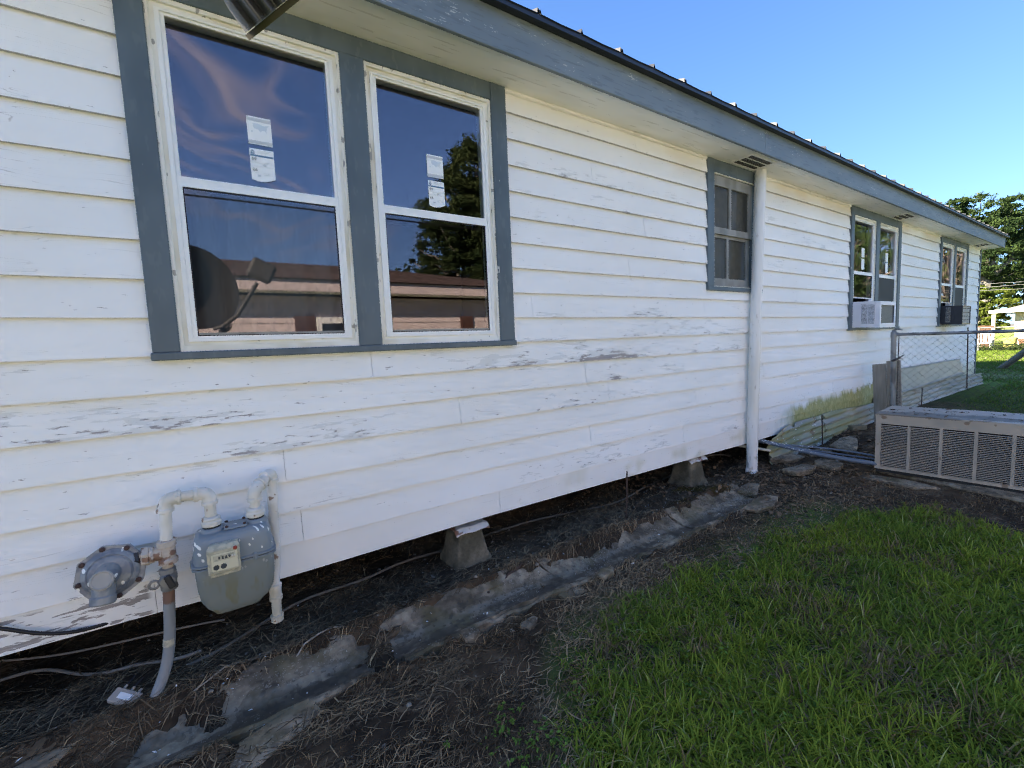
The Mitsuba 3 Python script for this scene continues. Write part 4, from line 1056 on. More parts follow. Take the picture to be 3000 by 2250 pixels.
put('body', bm, 'brick_clay', k)
for lab, a, b, r in [('thin rusty rod holding up the nearest tin sheet', (6.333, -0.135, -0.1), (6.313, -0.125, 0.42), 0.0075), ('short thin rod in front of the long flat-ribbed tin sheet', (10.256, -0.13, 0.0), (10.32, -0.12, 0.42), 0.008),
                     ('tall thin leaning rod behind the fence near the far corner', (13.36, -0.12, 0.0), (13.46, -0.07, 1.44), 0.011), ('thin rusty rod upright in the soil left of the second pier', (2.707, -0.106, -0.1), (2.734, -0.106, 0.397), 0.0065)]:
    k = thing('metal_rod', lab, 'rod')
    put('rod', tube([a, ((a[0] + b[0]) / 2 + 0.003, (a[1] + b[1]) / 2, (a[2] + b[2]) / 2), b], r, 8), 'rust_rod', k, smooth=40)

# ------------------------------------------------------------------ chain link fence running out from the wall
k = thing('chain_link_fence', 'galvanised chain link fence with post and top rail running out from the wall', 'fence')
FX = 7.78
put('post', tube([(FX + 0.03, -0.415, -0.2), (FX, -0.405, 1.40)], 0.031, 20), 'galvanised', k, smooth=40)
put('post_cap', cat(lathe([(0.036, 1.36), (0.037, 1.405), (0.034, 1.425), (0.020, 1.452), (0.010, 1.468)], 18, (FX, -0.405, 0)), tube([(FX, -0.405, 1.455), (FX, -0.43, 1.475), (FX, -0.47, 1.468), (FX, -0.50, 1.455)], [0.012, 0.013, 0.011, 0.006], 10), tube([(FX, -0.405, 1.40), (FX, -0.46, 1.398)], 0.026, 14)), 'galvanised', k, smooth=35)
put('top_rail', tube([(FX, -0.44, 1.397), (FX, -1.6, 1.394), (FX, -3.2, 1.40)], 0.020, 16), 'galvanised', k, smooth=40)
wires = []
ymin, ymax, zmin, zmax = -3.2, -0.46, 0.12, 1.375
pit_y, pit_z = 0.0435, 0.0425
nz = int((zmax - zmin) / pit_z)
for i in range(int((ymax - ymin) / pit_y)):
    c = ymax - (i + 0.5) * pit_y
    wires.append(tube([(FX + (0.003 if (j + i) % 2 else -0.003), c + (0.5 if (j + i) % 2 else -0.5) * pit_y + 0.003 * math.sin(j * 1.7 + i), zmin + j * pit_z + 0.002 * math.sin(i * 2.3 + j)) for j in range(nz + 1)], 0.0023, 4))
put('wire_mesh', cat(wires), 'fence_wire', k, smooth=50, stuff=True)
put('tension_bar', tube([(FX - 0.006, -0.470, 0.1), (FX - 0.004, -0.462, 0.8), (FX - 0.004, -0.462, 1.37)], 0.006, 8), 'fence_wire', k, smooth=40)
for z in (0.42, 0.62, 0.86, 1.25):
    put('band', cat(orient(trimesh.creation.torus(0.033, 0.004, 20, 6), (FX + 0.012, -0.408, z), (1, 0, 0), (0, 0.05, 1)), tube([(FX - 0.005, -0.436, z), (FX - 0.005, -0.468, z)], 0.005, 6)), 'galvanised', k, smooth=True)
put('latch', cat(tube([(FX - 0.03, -0.40, 1.035), (FX - 0.034, -0.435, 1.05), (FX - 0.02, -0.485, 1.085), (FX - 0.015, -0.525, 1.115)], [0.012, 0.014, 0.010, 0.006], 8), tube([(FX - 0.02, -0.47, 1.072), (FX - 0.02, -0.52, 1.06)], 0.006, 6)), 'black_iron', k, smooth=40)

# ------------------------------------------------------------------ broken concrete gutter along the wall
k = thing('concrete_gutter', 'broken concrete drain gutter in sections lying in the soil along the wall', 'gutter')


def gutter(x0, x1, skew0, skew1, dz0=0.0, dz1=0.0, dy=0.0):
    n = max(6, int((x1 - x0) / 0.02))
    ys = np.interp(np.linspace(0, 1, 42), np.linspace(0, 1, len(GPROF)), [a for a, _ in GPROF])
    zs = np.interp(ys[::-1], [a for a, _ in GPROF][::-1], [b for _, b in GPROF][::-1])[::-1]
    P = []
    for i in range(n + 1):
        t = i / n
        row = []
        for j, (y, z) in enumerate(zip(ys, zs)):
            v = j / (len(ys) - 1)
            x = x0 + (x1 - x0) * t + (1 - t) * skew0 * (v - 0.5) + t * skew1 * (v - 0.5)
            e = 0.030 * (meshkit.fbm(np.array([[x * 13, 3.0, 0]]), 3, 4)[0] - 0.5) + 0.03 * (meshkit.noise(np.array([[x * 2.2, 1.0, 0]]), 8)[0] - 0.5)
            yy = y + dy + e * (1 if v > 0.75 else (0.4 if v > 0.5 else -0.8 * (v < 0.2)))
            cr = 0.012 * (meshkit.noise(np.array([[v * 14, x0 * 7, 0]]), 5)[0] - 0.5) * (1 if i in (0, n) else 0)
            zz = z + dz0 * (1 - t) + dz1 * t - 0.016 * max(0.0, meshkit.fbm(np.array([[x * 6.0, 7.0, 0]]), 3, 14)[0] - 0.45) * 4 * (v > 0.82) + 0.010 * (meshkit.fbm(np.array([[x * 6, y * 12, x0]]), 3, 6)[0] - 0.5) + 0.004 * (meshkit.noise(np.array([[x * 45, y * 45, x0]]), 7)[0] - 0.5)
            row.append((x + cr * 2.5, yy, zz))
        P.append(row)
    put('section', slab(P, (0, 0.0, -0.06)), 'concrete', k, smooth=40)


gutter(-1.3, 0.50, 0.0, -0.10)
gutter(0.60, 1.735, 0.08, 0.22, 0.0, 0.006)
gutter(1.75, 3.02, 0.22, 0.10, -0.012, 0.0)
gutter(3.04, 4.02, 0.10, -0.12, 0.0, 0.010)


def chunk(x, y, sx, sy, h, rot, label, seed, dz=0.0, tilt_=(0, 0)):
    """a broken piece of concrete: an irregular flat slab with rough edges"""
    r = np.random.default_rng(seed)
    nc = int(r.integers(5, 8))
    ca = np.sort((np.arange(nc) + r.uniform(0.1, 0.9, nc)) / nc * 2 * np.pi)
    cr = r.uniform(0.82, 1.12, nc)
    cp = np.stack([cr * np.cos(ca) * sx / 2 / np.maximum(np.abs(np.cos(ca)), np.abs(np.sin(ca))) ** 0.7, cr * np.sin(ca) * sy / 2 / np.maximum(np.abs(np.cos(ca)), np.abs(np.sin(ca))) ** 0.7], -1)
    q2 = []
    per = 6
    for i in range(nc):
        for t in np.arange(per) / per:
            q2.append(cp[i] * (1 - t) + cp[(i + 1) % nc] * t)
    q2 = np.array(q2) + r.normal(0, 0.018, (nc * per, 2)) * min(sx, sy)
    n = len(q2)
    rings = []
    for f, z in ((0.95, -h), (1.0, -0.6 * h), (1.02, -0.30 * h), (0.985, -0.06 * h), (0.95, 0.0), (0.62, 0.003), (0.3, 0.003)):
        q = np.column_stack([q2 * f, np.full(n, z)])
        if z < 0:
            q[:, :2] *= 1 + 0.10 * (meshkit.noise(np.column_stack([q2 * 40, np.full(n, z * 60)]), seed) - 0.5)[:, None]
        q[:, 2] += 0.012 * (meshkit.fbm(q * 16 + seed, 3, seed) - 0.5)
        rings.append(q)
    V = np.vstack(rings + [[[0, 0, -h]], [[0, 0, 0.003]]])
    F = []
    for i in range(len(rings) - 1):
        for j in range(n):
            l = (j + 1) % n
            F += [[i * n + j, i * n + l, (i + 1) * n + l], [i * n + j, (i + 1) * n + l, (i + 1) * n + j]]
    m0 = len(rings) * n
    for j in range(n):
        l = (j + 1) % n
        F += [[m0, l, j], [m0 + 1, (len(rings) - 1) * n + j, (len(rings) - 1) * n + l]]
    m = trimesh.Trimesh(V, F, process=False)
    m.apply_transform(trimesh.transformations.euler_matrix(tilt_[0], tilt_[1], rot))
    m.apply_translation((x, y, float(gz(x, y)) + h * 0.45 + dz))
    key = put('concrete_chunk', m, 'concrete', smooth=22)
    return tag(key, label, 'concrete chunk')


chunk(0.045, -0.70, 0.36, 0.15, 0.05, 0.50, 'large broken concrete slab against the gutter, nearest the lower left', 4, 0.0, (0.12, 0.0))
chunk(0.67, -0.605, 0.09, 0.06, 0.03, 0.3, 'small mossy concrete lump on the gutter lip, left of the square chip', 5)
chunk(0.955, -0.635, 0.12, 0.085, 0.04, -0.2, 'square concrete chip tucked against the gutter lip', 6)
chunk(1.26, -0.735, 0.13, 0.07, 0.035, 0.2, 'flat grey concrete chip lying alone in the straw', 7)
chunk(1.69, -0.635, 0.30, 0.12, 0.035, 0.15, 'broken gutter edge pieces by the crack, mossy brown', 8)
chunk(1.93, -0.645, 0.16, 0.09, 0.03, 0.1, 'small flat concrete flake beside the cracked gutter edge', 9)
chunk(2.33, -0.66, 0.20, 0.06, 0.02, 0.1, 'thin concrete flake on the soil near the middle of the gutter', 10)
chunk(4.17, -0.37, 0.36, 0.22, 0.05, 0.2, 'light concrete slab at the gutter end, before the vent pipe', 11)
chunk(3.86, -0.66, 0.55, 0.17, 0.04, 0.12, 'long flat concrete slab lying at the front of the gutter end', 12)
chunk(5.36, -0.12, 0.52, 0.28, 0.05, 0.1, 'jagged concrete slab below the conduit next to the vent pipe', 13, 0.03, (0.1, 0.05))
chunk(5.02, -0.43, 0.50, 0.24, 0.05, 0.1, 'curved gutter fragment with a hollow, below the conduit', 14, 0.03, (-0.1, 0.06))
chunk(5.40, -0.56, 0.34, 0.24, 0.05, 0.4, 'pebbly concrete slab lying left of the condenser', 15, 0.025)
chunk(6.30, -0.42, 0.75, 0.26, 0.06, 0.1, 'tilted concrete slab behind the condenser corner near the brick', 16, 0.04, (0.28, 0.0))
chunk(5.85, -0.30, 0.35, 0.16, 0.05, -0.2, 'low concrete lump between the brick and the conduit', 17, 0.02)
chunk(5.72, -1.62, 0.75, 1.55, 0.07, 0.05, 'mossy concrete pad under the condenser', 18, -0.005)
chunk(5.30, -1.20, 0.20, 0.55, 0.05, 0.08, 'mossy stone strip along the front foot of the condenser', 19, 0.0)
chunk(-0.66, -0.335, 0.22, 0.11, 0.03, 0.4, 'white-spotted concrete fragment at the bottom left corner', 20, 0.0)

# ------------------------------------------------------------------ cables, hose and box on the ground


def ground_line(name, label, pts, r, mat, lift=0.0, category='cable'):
    p = np.array([(x, y, float(gz(x, y)) + r * 0.8 + (z if z is not None else 0)) for x, y, z in pts])
    key = put(name, tube(p, r, 10, 60), mat, smooth=40)
    return tag(key, label, category)


ground_line('hose', 'thin tan hose lying along the ground under the wall from meter to piers', [(-0.25, -0.02, 0), (0.043, 0.135, 0.0), (0.323, 0.275, 0.01), (0.667, 0.293, 0.012), (0.893, 0.347, 0.012), (1.268, 0.405, 0), (1.8, 0.42, 0.0), (2.347, 0.378, 0), (2.947, 0.214, 0.0), (3.372, 0.305, 0.01), (3.994, 0.447, 0.0), (4.6, 0.5, 0.05), (5.2, 0.42, 0)], 0.0085, 'hose_tan', category='hose')
ground_line('ground_cable', 'grey cable snaking over the dark soil behind the riser', [(-1.5, 0.56, 0.0), (-1.015, 0.505, 0.0), (-0.902, 0.472, 0.01), (-0.71, 0.284, 0.01), (-0.558, 0.165, 0.0), (-0.452, 0.136, 0.006), (-0.352, 0.081, 0.01), (-0.2, 0.06, 0.01)], 0.008, 'cable_grey')
ground_line('ground_cable', 'pale wires lying in the shade far under the wall at the left', [(-1.5, 0.80, 0.0), (-1.067, 0.689, 0.0), (-0.871, 0.571, 0.02), (-0.483, 0.405, 0.03), (-0.1, 0.36, 0.01)], 0.006, 'cable_grey')
key = put('hanging_cable', tube([(-1.4, -0.05, 0.56), (-1.05, -0.05, 0.512), (-0.814, -0.05, 0.449), (-0.734, -0.05, 0.398), (-0.592, -0.045, 0.345), (-0.48, 0.0, 0.325), (-0.36, 0.06, 0.30), (-0.2, 0.2, 0.30)], 0.0075, 10, 50), 'cable_black', smooth=40)
tag(key, 'black cable sagging across the peeling bottom board at the left', 'cable')
k = thing('cable_splitter', 'small silver coaxial splitter box lying in the straw beside the riser foot', 'splitter box')
R = np.array([0.62, 0.78, 0])
q0 = np.array([-0.455, -0.175, float(gz(-0.455, -0.175)) + 0.030])
put('case', orient(box(-0.055, 0.055, -0.028, 0.028, 0, 0.022, 0.003), q0, (0.80, -0.60, -0.10), (0.10, -0.50, 1)), 'zinc_box', k)
put('label', orient(box(-0.028, 0.026, -0.012, 0.012, 0.0222, 0.0228), q0, (0.80, -0.60, -0.10), (0.10, -0.50, 1)), 'sticker_paper', k)
for j in range(3):
    m = tube([(-0.032 + 0.032 * j, 0.0285, 0.011), (-0.032 + 0.032 * j, 0.046, 0.011)], 0.0055, 8)
    put('connector', orient(m, q0, (0.80, -0.60, -0.10), (0.10, -0.50, 1)), 'zinc_box', k)
    if j < 2:
        m = tube([(-0.032 + 0.032 * j, 0.0465, 0.011), (-0.030 + 0.034 * j, 0.085, 0.012)], 0.0065, 8)
        put('plug', orient(m, q0, (0.80, -0.60, -0.10), (0.10, -0.50, 1)), ['cable_black', 'cable_black'][j], k)

# ------------------------------------------------------------------ grass, straw, leaves


def blades(base, h, w, az, lean, col, seg=3, curl=0.5):
    """many blades as one mesh with a colour per vertex; base (n,3); h, w, az, lean (n,); col (n,3)"""
    n = len(base)
    t = np.linspace(0, 1, seg + 1)
    d = np.stack([np.cos(az), np.sin(az), 0 * az], -1)
    s = np.stack([-np.sin(az), np.cos(az), 0 * az], -1)
    V, C = [], []
    for i, ti in enumerate(t):
        ang = lean * (0.35 + ti * curl * 1.6)
        out = h * ti * np.sin(ang)
        up = h * ti * np.cos(np.minimum(ang, 1.75))
        c = base + d * out[:, None] + np.stack([0 * up, 0 * up, up], -1)
        ww = w * (1 - ti ** 1.8) * 0.5 + (0.0 if i < seg else 0)
        if i < seg:
            V += [c - s * ww[:, None], c + s * ww[:, None]]
            C += [col * (0.8 + 0.25 * ti)] * 2
        else:
            V += [c]
            C += [col * 1.08]
    m = 2 * seg + 1
    V = np.stack(V, 1).reshape(-1, 3)
    C = np.clip(np.stack(C, 1).reshape(-1, 3), 0, 1)
    F = []
    o = (np.arange(n) * m)[:, None]
    for i in range(seg - 1):
        F += [o + [2 * i, 2 * i + 1, 2 * i + 3], o + [2 * i, 2 * i + 3, 2 * i + 2]]
    F += [o + [2 * seg - 2, 2 * seg - 1, 2 * seg]]
    return trimesh.Trimesh(V, np.concatenate(F), process=False), C


def pick(n, x0, x1, y0, y1, prob, r):
    x, y = r.uniform(x0, x1, n), r.uniform(y0, y1, n)
    k = r.uniform(0, 1, n) < prob(x, y)
    return x[k], y[k]


BX = np.array([0.2, 0.736, 1.017, 1.341, 2.204, 2.9, 3.6, 4.2, 4.6])
BY = np.array([-1.60, -1.356, -1.20, -1.06, -0.90, -0.93, -1.0, -1.12, -1.45])


def lawn_amount(x, y):
    """0 bare soil .. 1 full lawn, on the near side of the condenser"""
    b = np.interp(x, BX, BY)
    n = meshkit.fbm(P3(x, y) * 3.0, 3, 31) - 0.5
    n2 = meshkit.fbm(P3(x, y) * 9.0, 2, 32) - 0.5
    d = (b - y) + 0.45 * n + 0.12 * n2
    e = 4.75 - x + 0.35 * n
    return ssin(-0.04, 0.26, np.minimum(d, e * 0.8))


r1 = np.random.default_rng(11)
tx, ty = pick(36000, 0.1, 5.0, -3.0, -0.75, lambda x, y: lawn_amount(x, y) * (0.18 + 0.82 * ssin(0.31, 0.47, 0.6 * meshkit.fbm(P3(x, y) * 3.2, 3, 41) + 0.4 * meshkit.noise(P3(x, y) * 13, 42))), r1)
per = r1.integers(3, 13, len(tx))
ti = np.repeat(np.arange(len(tx)), per)
n = len(ti)
xs, ys = tx[ti] + r1.normal(0, 0.011, n), ty[ti] + r1.normal(0, 0.011, n)
la = lawn_amount(xs, ys)
tsize = (0.55 + 0.9 * r1.beta(1.6, 2.4, len(tx)))[ti] * (0.62 + 0.38 * la) * (0.75 + 0.5 * meshkit.noise(P3(xs, ys) * 2.6, 51))
hgt = 0.084 * tsize * r1.uniform(0.55, 1.25, n)
taz = r1.uniform(0, 2 * np.pi, len(tx))[ti]
g1, g2, g3, g4 = np.array([0.170, 0.245, 0.026]), np.array([0.40, 0.47, 0.070]), np.array([0.100, 0.185, 0.040]), np.array([0.48, 0.50, 0.20])
ut = r1.beta(1.5, 2.0, (len(tx), 1))[ti]
u1, u2 = r1.uniform(0, 1, (n, 1)), meshkit.noise(P3(xs, ys) * 3.1, 61)[:, None]
mixu = np.clip(0.6 * ut + 0.4 * u1, 0, 1)
col = (g1 * (1 - mixu) + g2 * mixu) * (1 - 0.6 * u2) + g3 * 0.6 * u2
pale = r1.uniform(0, 1, n) < 0.04
col[pale] = g4 * r1.uniform(0.7, 1.1, (pale.sum(), 1))
deadt = (r1.uniform(0, 1, len(tx)) < 0.04 + 0.40 * ssin(0.58, 0.68, meshkit.fbm(P3(tx, ty) * 3.6, 3, 43)) + 0.35 * (1 - lawn_amount(tx, ty)))[ti] | (r1.uniform(0, 1, n) < 0.06)
col[deadt] = np.array([0.30, 0.23, 0.13]) * r1.uniform(0.45, 1.2, (deadt.sum(), 1))
m, c = blades(np.stack([xs, ys, gz(xs, ys) - 0.004], -1), hgt, r1.uniform(0.0042, 0.0098, n), taz + r1.uniform(-2.2, 2.2, n), r1.uniform(0.35, 2.1, n), col, curl=0.55)
put('lawn_grass', m, 'leaf_blade', smooth=True, color=c)
tag('lawn_grass', 'short green lawn grass growing in front of the bare soil', 'grass', kind='stuff')

# the shaded and then sunlit grass past the fence
r2 = np.random.default_rng(12)
xs, ys = pick(90000, 8.5, 24, -5.0, 3.0, lambda x, y: ssin(9.8, 13.0, x + 1.8 * (meshkit.fbm(P3(x, y) * 0.9, 3, 71) - 0.5) - 1.5 * np.minimum(y, 0) - 0.9) * ((y < -0.5) | (x > 15.2)) * (0.35 + 0.65 * ssin(0.35, 0.55, meshkit.fbm(P3(x, y) * 1.4, 3, 72))), r2)
n = len(xs)
u1 = r2.uniform(0, 1, (n, 1))
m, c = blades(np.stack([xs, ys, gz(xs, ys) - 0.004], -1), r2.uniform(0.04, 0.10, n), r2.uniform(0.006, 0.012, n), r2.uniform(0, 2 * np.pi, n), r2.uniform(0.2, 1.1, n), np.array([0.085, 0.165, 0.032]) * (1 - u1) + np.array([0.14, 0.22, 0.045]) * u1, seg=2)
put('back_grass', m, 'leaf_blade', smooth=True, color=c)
tag('back_grass', 'grass in the yard behind the chain link fence, shaded near the house', 'grass', kind='stuff')
xs, ys = pick(90000, 22, 46, -3.5, 9.0, lambda x, y: 0.4 + 0.6 * ssin(0.35, 0.55, meshkit.fbm(P3(x, y) * 0.7, 3, 73)), r2)
n = len(xs)
u1 = r2.uniform(0, 1, (n, 1))
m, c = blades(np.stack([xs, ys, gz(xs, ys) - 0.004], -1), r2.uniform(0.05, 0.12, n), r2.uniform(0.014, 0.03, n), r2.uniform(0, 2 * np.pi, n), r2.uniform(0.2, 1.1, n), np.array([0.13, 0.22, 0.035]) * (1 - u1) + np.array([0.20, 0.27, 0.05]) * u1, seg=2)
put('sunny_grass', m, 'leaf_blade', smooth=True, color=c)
tag('sunny_grass', 'bright sunlit grass far behind the fence past the house corner', 'grass', kind='stuff')


def strips(x, y, length, w, az, bend, lift, tilt_, col):
    """flat lying strips (straw, stems) of four points each"""
    n = len(x)
    t = np.linspace(-0.5, 0.5, 4)
    V, C = [], []
    for i, ti in enumerate(t):
        a = az + bend * ti
        cx_, cy_ = x + np.cos(az + bend * ti * 0.5) * length * ti, y + np.sin(az + bend * ti * 0.5) * length * ti
        z = gz(cx_, cy_) + lift + length * ti * tilt_ * (1 if True else 0) + 0.0015
        s = np.stack([-np.sin(a), np.cos(a), 0 * a], -1) * (w * (1.0 - 0.7 * (abs(ti) > 0.4)))[:, None] * 0.5
        c_ = np.stack([cx_, cy_, np.maximum(z, gz(cx_, cy_) + 0.001)], -1)
        V += [c_ - s, c_ + s]
        C += [col] * 2
    V = np.stack(V, 1).reshape(-1, 3)
    C = np.stack(C, 1).reshape(-1, 3)
    o = (np.arange(n) * 8)[:, None]
    F = np.concatenate([o + f for i in range(3) for f in ([2 * i, 2 * i + 1, 2 * i + 3], [2 * i, 2 * i + 3, 2 * i + 2])])
    return trimesh.Trimesh(V, F, process=False), C


r3 = np.random.default_rng(13)


def straw_amount(x, y):
    gut = (y < -0.30) & (y > -0.63) & (x < 3.5)
    a = 0.25 + 0.9 * ssin(0.36, 0.60, meshkit.fbm(P3(x, y) * 3.3, 3, 81))
    a = np.where(gut & (gz(x, y) < np.interp(y, GY, GZ)), 0.03, a)
    a = a * np.where(x > 3.2, 0.45, 1.0) * np.where(y > 0.25, 0.5, 1.0)
    return a * (1 - 0.75 * lawn_amount(x, y))


xs, ys = pick(88000, -1.5, 5.2, -2.2, 0.9, straw_amount, r3)
n = len(xs)
bank = (ys > -0.3).astype(float)
az = np.where(r3.uniform(0, 1, n) < 0.55, r3.normal(0.35, 0.5, n), r3.uniform(0, np.pi, n))
tone = r3.uniform(0, 1, (n, 1))
patch_ = 0.55 + 1.0 * ssin(0.35, 0.65, meshkit.fbm(P3(xs, ys) * 2.6, 3, 85))[:, None]
col = (np.array([0.060, 0.046, 0.031]) * (1 - tone) + np.array([0.27, 0.195, 0.115]) * tone ** 1.4) * patch_
hot = r3.uniform(0, 1, n) < 0.07
col[hot] = np.array([0.42, 0.31, 0.18]) * r3.uniform(0.7, 1.2, (hot.sum(), 1))
m, c = strips(xs, ys, r3.gamma(2.4, 0.022, n) + 0.014, r3.uniform(0.0016, 0.0055, n), az, r3.normal(0, 0.9, n), r3.exponential(0.007, n), r3.normal(0, 0.22, n), col)
put('dead_straw', m, 'dry_matter', smooth=True, color=c)
tag('dead_straw', 'dead brown straw and grass stems matted over the dark soil', 'straw', kind='stuff')
xs, ys = pick(26000, -1.0, 5.5, -2.4, -0.62, lambda x, y: 0.6 * (1 - lawn_amount(x, y)) * ssin(0.45, 0.6, meshkit.fbm(P3(x, y) * 3.7, 3, 91)), r3)
n = len(xs)
m, c = blades(np.stack([xs, ys, gz(xs, ys) - 0.002], -1), r3.uniform(0.02, 0.06, n), r3.uniform(0.0018, 0.004, n), r3.uniform(0, 2 * np.pi, n), r3.uniform(0.4, 1.5, n), np.array([0.32, 0.225, 0.12]) * r3.uniform(0.4, 1.4, (n, 1)))
put('dead_grass', m, 'dry_matter', smooth=True, color=c)
tag('dead_grass', 'withered brown grass tufts between the gutter and the green lawn', 'grass', kind='stuff')


def leaf_cloud(x, y, z, size, col, r, flat=0.35):
    """four-triangle folded leaves at the given points"""
    n = len(x)
    az, ti, ro = r.uniform(0, 2 * np.pi, n), r.normal(0, flat, n), r.normal(0, flat, n)
    f = np.stack([np.cos(az) * np.cos(ti), np.sin(az) * np.cos(ti), np.sin(ti)], -1)
    s = np.stack([-np.sin(az), np.cos(az), 0 * az], -1)
    u = np.cross(f, s)
    s = s * np.cos(ro)[:, None] + u * np.sin(ro)[:, None]
    u = np.cross(f, s)
    p = np.stack([x, y, z], -1)
    L, w = size[:, None], size[:, None] * 0.27
    cup = r.uniform(0.02, 0.16, n)[:, None] * L
    V = np.stack([p - f * L / 2, p - f * L * 0.08 + s * w + u * cup, p - f * L * 0.08 - s * w + u * cup, p + f * L / 2 + u * cup * 0.6, p], 1).reshape(-1, 3)
    o = (np.arange(n) * 5)[:, None]
    F = np.concatenate([o + q for q in ([0, 4, 1], [0, 2, 4], [1, 4, 3], [2, 3, 4])])
    return trimesh.Trimesh(V, F, process=False), np.repeat(col, 5, 0)


xs, ys = pick(5200, 2.6, 7.6, -1.25, 0.75, lambda x, y: ssin(2.8, 3.9, x + 0.5 * y) * (0.25 + 0.75 * ssin(0.40, 0.58, meshkit.fbm(P3(x, y) * 2.7, 3, 95))) * ((x < 5.3) | (y > -0.9)), r3)
n = len(xs)
t_ = r3.uniform(0, 1, (n, 1))
m, c = leaf_cloud(xs, ys, gz(xs, ys) + r3.uniform(0.004, 0.022, n), r3.uniform(0.025, 0.075, n), (np.array([0.075, 0.052, 0.034]) * (1 - t_) + np.array([0.22, 0.15, 0.09]) * t_), r3)
put('leaf_litter', m, 'dry_matter', color=c)
tag('leaf_litter', 'fallen brown leaves littering the soil round the vent pipe and condenser', 'leaves', kind='stuff')
# leaves lying on top of the condenser
lx, ly = r3.uniform(0.05, 1.38, 60), r3.uniform(0.05, 0.6, 60)
pp = C0 + lx[:, None] * cv + ly[:, None] * cu
m, c = leaf_cloud(pp[:, 0], pp[:, 1], np.full(60, C0[2] + Hc + 0.004), r3.uniform(0.02, 0.06, 60), np.array([0.09, 0.065, 0.045]) * r3.uniform(0.5, 1.3, (60, 1)), r3, 0.12)
put('cabinet_leaves', m, 'dry_matter', color=c)
tag('cabinet_leaves', 'dry leaves scattered on top of the condenser', 'leaves', kind='stuff')
# flakes of white paint on the ground
xs, ys = pick(300, -1.2, 4.6, -0.9, 0.25, lambda x, y: np.where(y > -0.65, 1.0, 0.25), r3)
n = len(xs)
m, c = leaf_cloud(xs, ys, gz(xs, ys) + np.where((ys < -0.3) & (ys > -0.6), 0.075, 0.010), 0.004 + 0.03 * r3.beta(1.0, 4.0, n), np.full((n, 3), 0.62), r3, 0.2)
put('paint_flakes', m, 'dry_matter', color=c)
tag('paint_flakes', 'small white flakes of old paint fallen on the ground along the wall', 'paint flakes', kind='stuff')
# small clods and pebbles
xs, ys = pick(2600, -1.3, 6.5, -1.3, 0.6, lambda x, y: 0.3 + 0.7 * ssin(0.4, 0.6, meshkit.fbm(P3(x, y) * 3, 3, 98)), r3)
n = len(xs)
ico = trimesh.creation.icosphere(subdivisions=1)
V0 = np.array(ico.vertices)
sz = 0.004 + 0.016 * r3.beta(1.0, 4.5, n)
jit = 1 + 0.35 * r3.uniform(-1, 1, (n, len(V0)))
V = V0[None] * jit[..., None] * sz[:, None, None] * np.array([1.0, 1.0, 0.7])
V = V + np.stack([xs, ys, gz(xs, ys) + 0.3 * sz], -1)[:, None]
F = (np.array(ico.faces)[None] + (np.arange(n) * len(V0))[:, None, None]).reshape(-1, 3)
cc = np.where(r3.uniform(0, 1, (n, 1)) < 0.25, np.array([[0.20, 0.18, 0.15]]), np.array([[0.05, 0.038, 0.027]])) * r3.uniform(0.6, 1.4, (n, 1))
put('soil_clods', trimesh.Trimesh(V.reshape(-1, 3), F, process=False), 'dry_matter', color=np.repeat(cc, len(V0), 0))
tag('soil_clods', 'small clods and pebbles scattered over the bare soil', 'pebbles', kind='stuff')
for j, (x0, y0, a, L, r_) in enumerate([(1.42, -0.30, 0.25, 0.26, 0.007), (0.30, -0.24, 0.42, 0.42, 0.005), (-0.05, -0.20, 0.5, 0.36, 0.004), (5.75, -0.52, 0.15, 0.34, 0.012), (4.9, -1.02, -0.2, 0.30, 0.006)]):
    t = np.linspace(-0.5, 0.5, 7)
    px, py = x0 + L * t * math.cos(a) + 0.01 * np.sin(t * 9 + j), y0 + L * t * math.sin(a) + 0.008 * np.cos(t * 7)
    key = put('twig', tube(np.stack([px, py, gz(px, py) + r_ + 0.004], -1), r_ * (1 - 0.5 * np.abs(t)), 7), 'rust_rod' if j in (0, 4) else 'old_wood', smooth=50)
    tag(key, ['reddish bark twig on the bank near the first pier', 'long pale twig on the bank in front of the meter', 'thin pale twig beside the foot of the riser', 'thick pale stick under the conduit beside the condenser', 'dark twig at the edge of the lawn near the condenser'][j], 'twig')
# moss on the bank before the second pier
xs, ys = pick(16000, 3.2, 4.15, -0.32, 0.06, lambda x, y: ssin(0.42, 0.56, meshkit.fbm(P3(x, y) * 5, 3, 97)) * np.exp(-((x - 3.65) / 0.3) ** 2), r3)
n = len(xs)
m, c = blades(np.stack([xs, ys, gz(xs, ys) - 0.002], -1), r3.uniform(0.008, 0.022, n), r3.uniform(0.002, 0.004, n), r3.uniform(0, 2 * np.pi, n), r3.uniform(0.2, 1.2, n), np.array([0.085, 0.066, 0.014]) * r3.uniform(0.5, 1.4, (n, 1)), seg=2)
put('moss_patch', m, 'dry_matter', smooth=True, color=c)
tag('moss_patch', 'brownish green moss on the bank in front of the second pier', 'moss', kind='stuff')

r5 = np.random.default_rng(15)
wx_, wy_ = pick(900, 0.45, 2.2, -2.0, -1.1, lambda x, y: 0.9 * np.exp(-((x - 0.86) / 0.22) ** 2 - ((y + 1.36) / 0.16) ** 2) + 0.05 * lawn_amount(x, y), r5)
wi = np.repeat(np.arange(len(wx_)), 6)
n = len(wi)
m, c = leaf_cloud(wx_[wi] + r5.normal(0, 0.016, n), wy_[wi] + r5.normal(0, 0.016, n), gz(wx_[wi], wy_[wi]) + r5.uniform(0.015, 0.06, n), r5.uniform(0.012, 0.026, n), np.array([0.12, 0.21, 0.045]) * r5.uniform(0.6, 1.5, (n, 1)), r5, 0.5)
put('lawn_weeds', m, 'leaf_blade', color=c)
tag('lawn_weeds', 'small broad-leaved weeds at the near lower edge of the lawn', 'weeds', kind='stuff')

# ------------------------------------------------------------------ trees


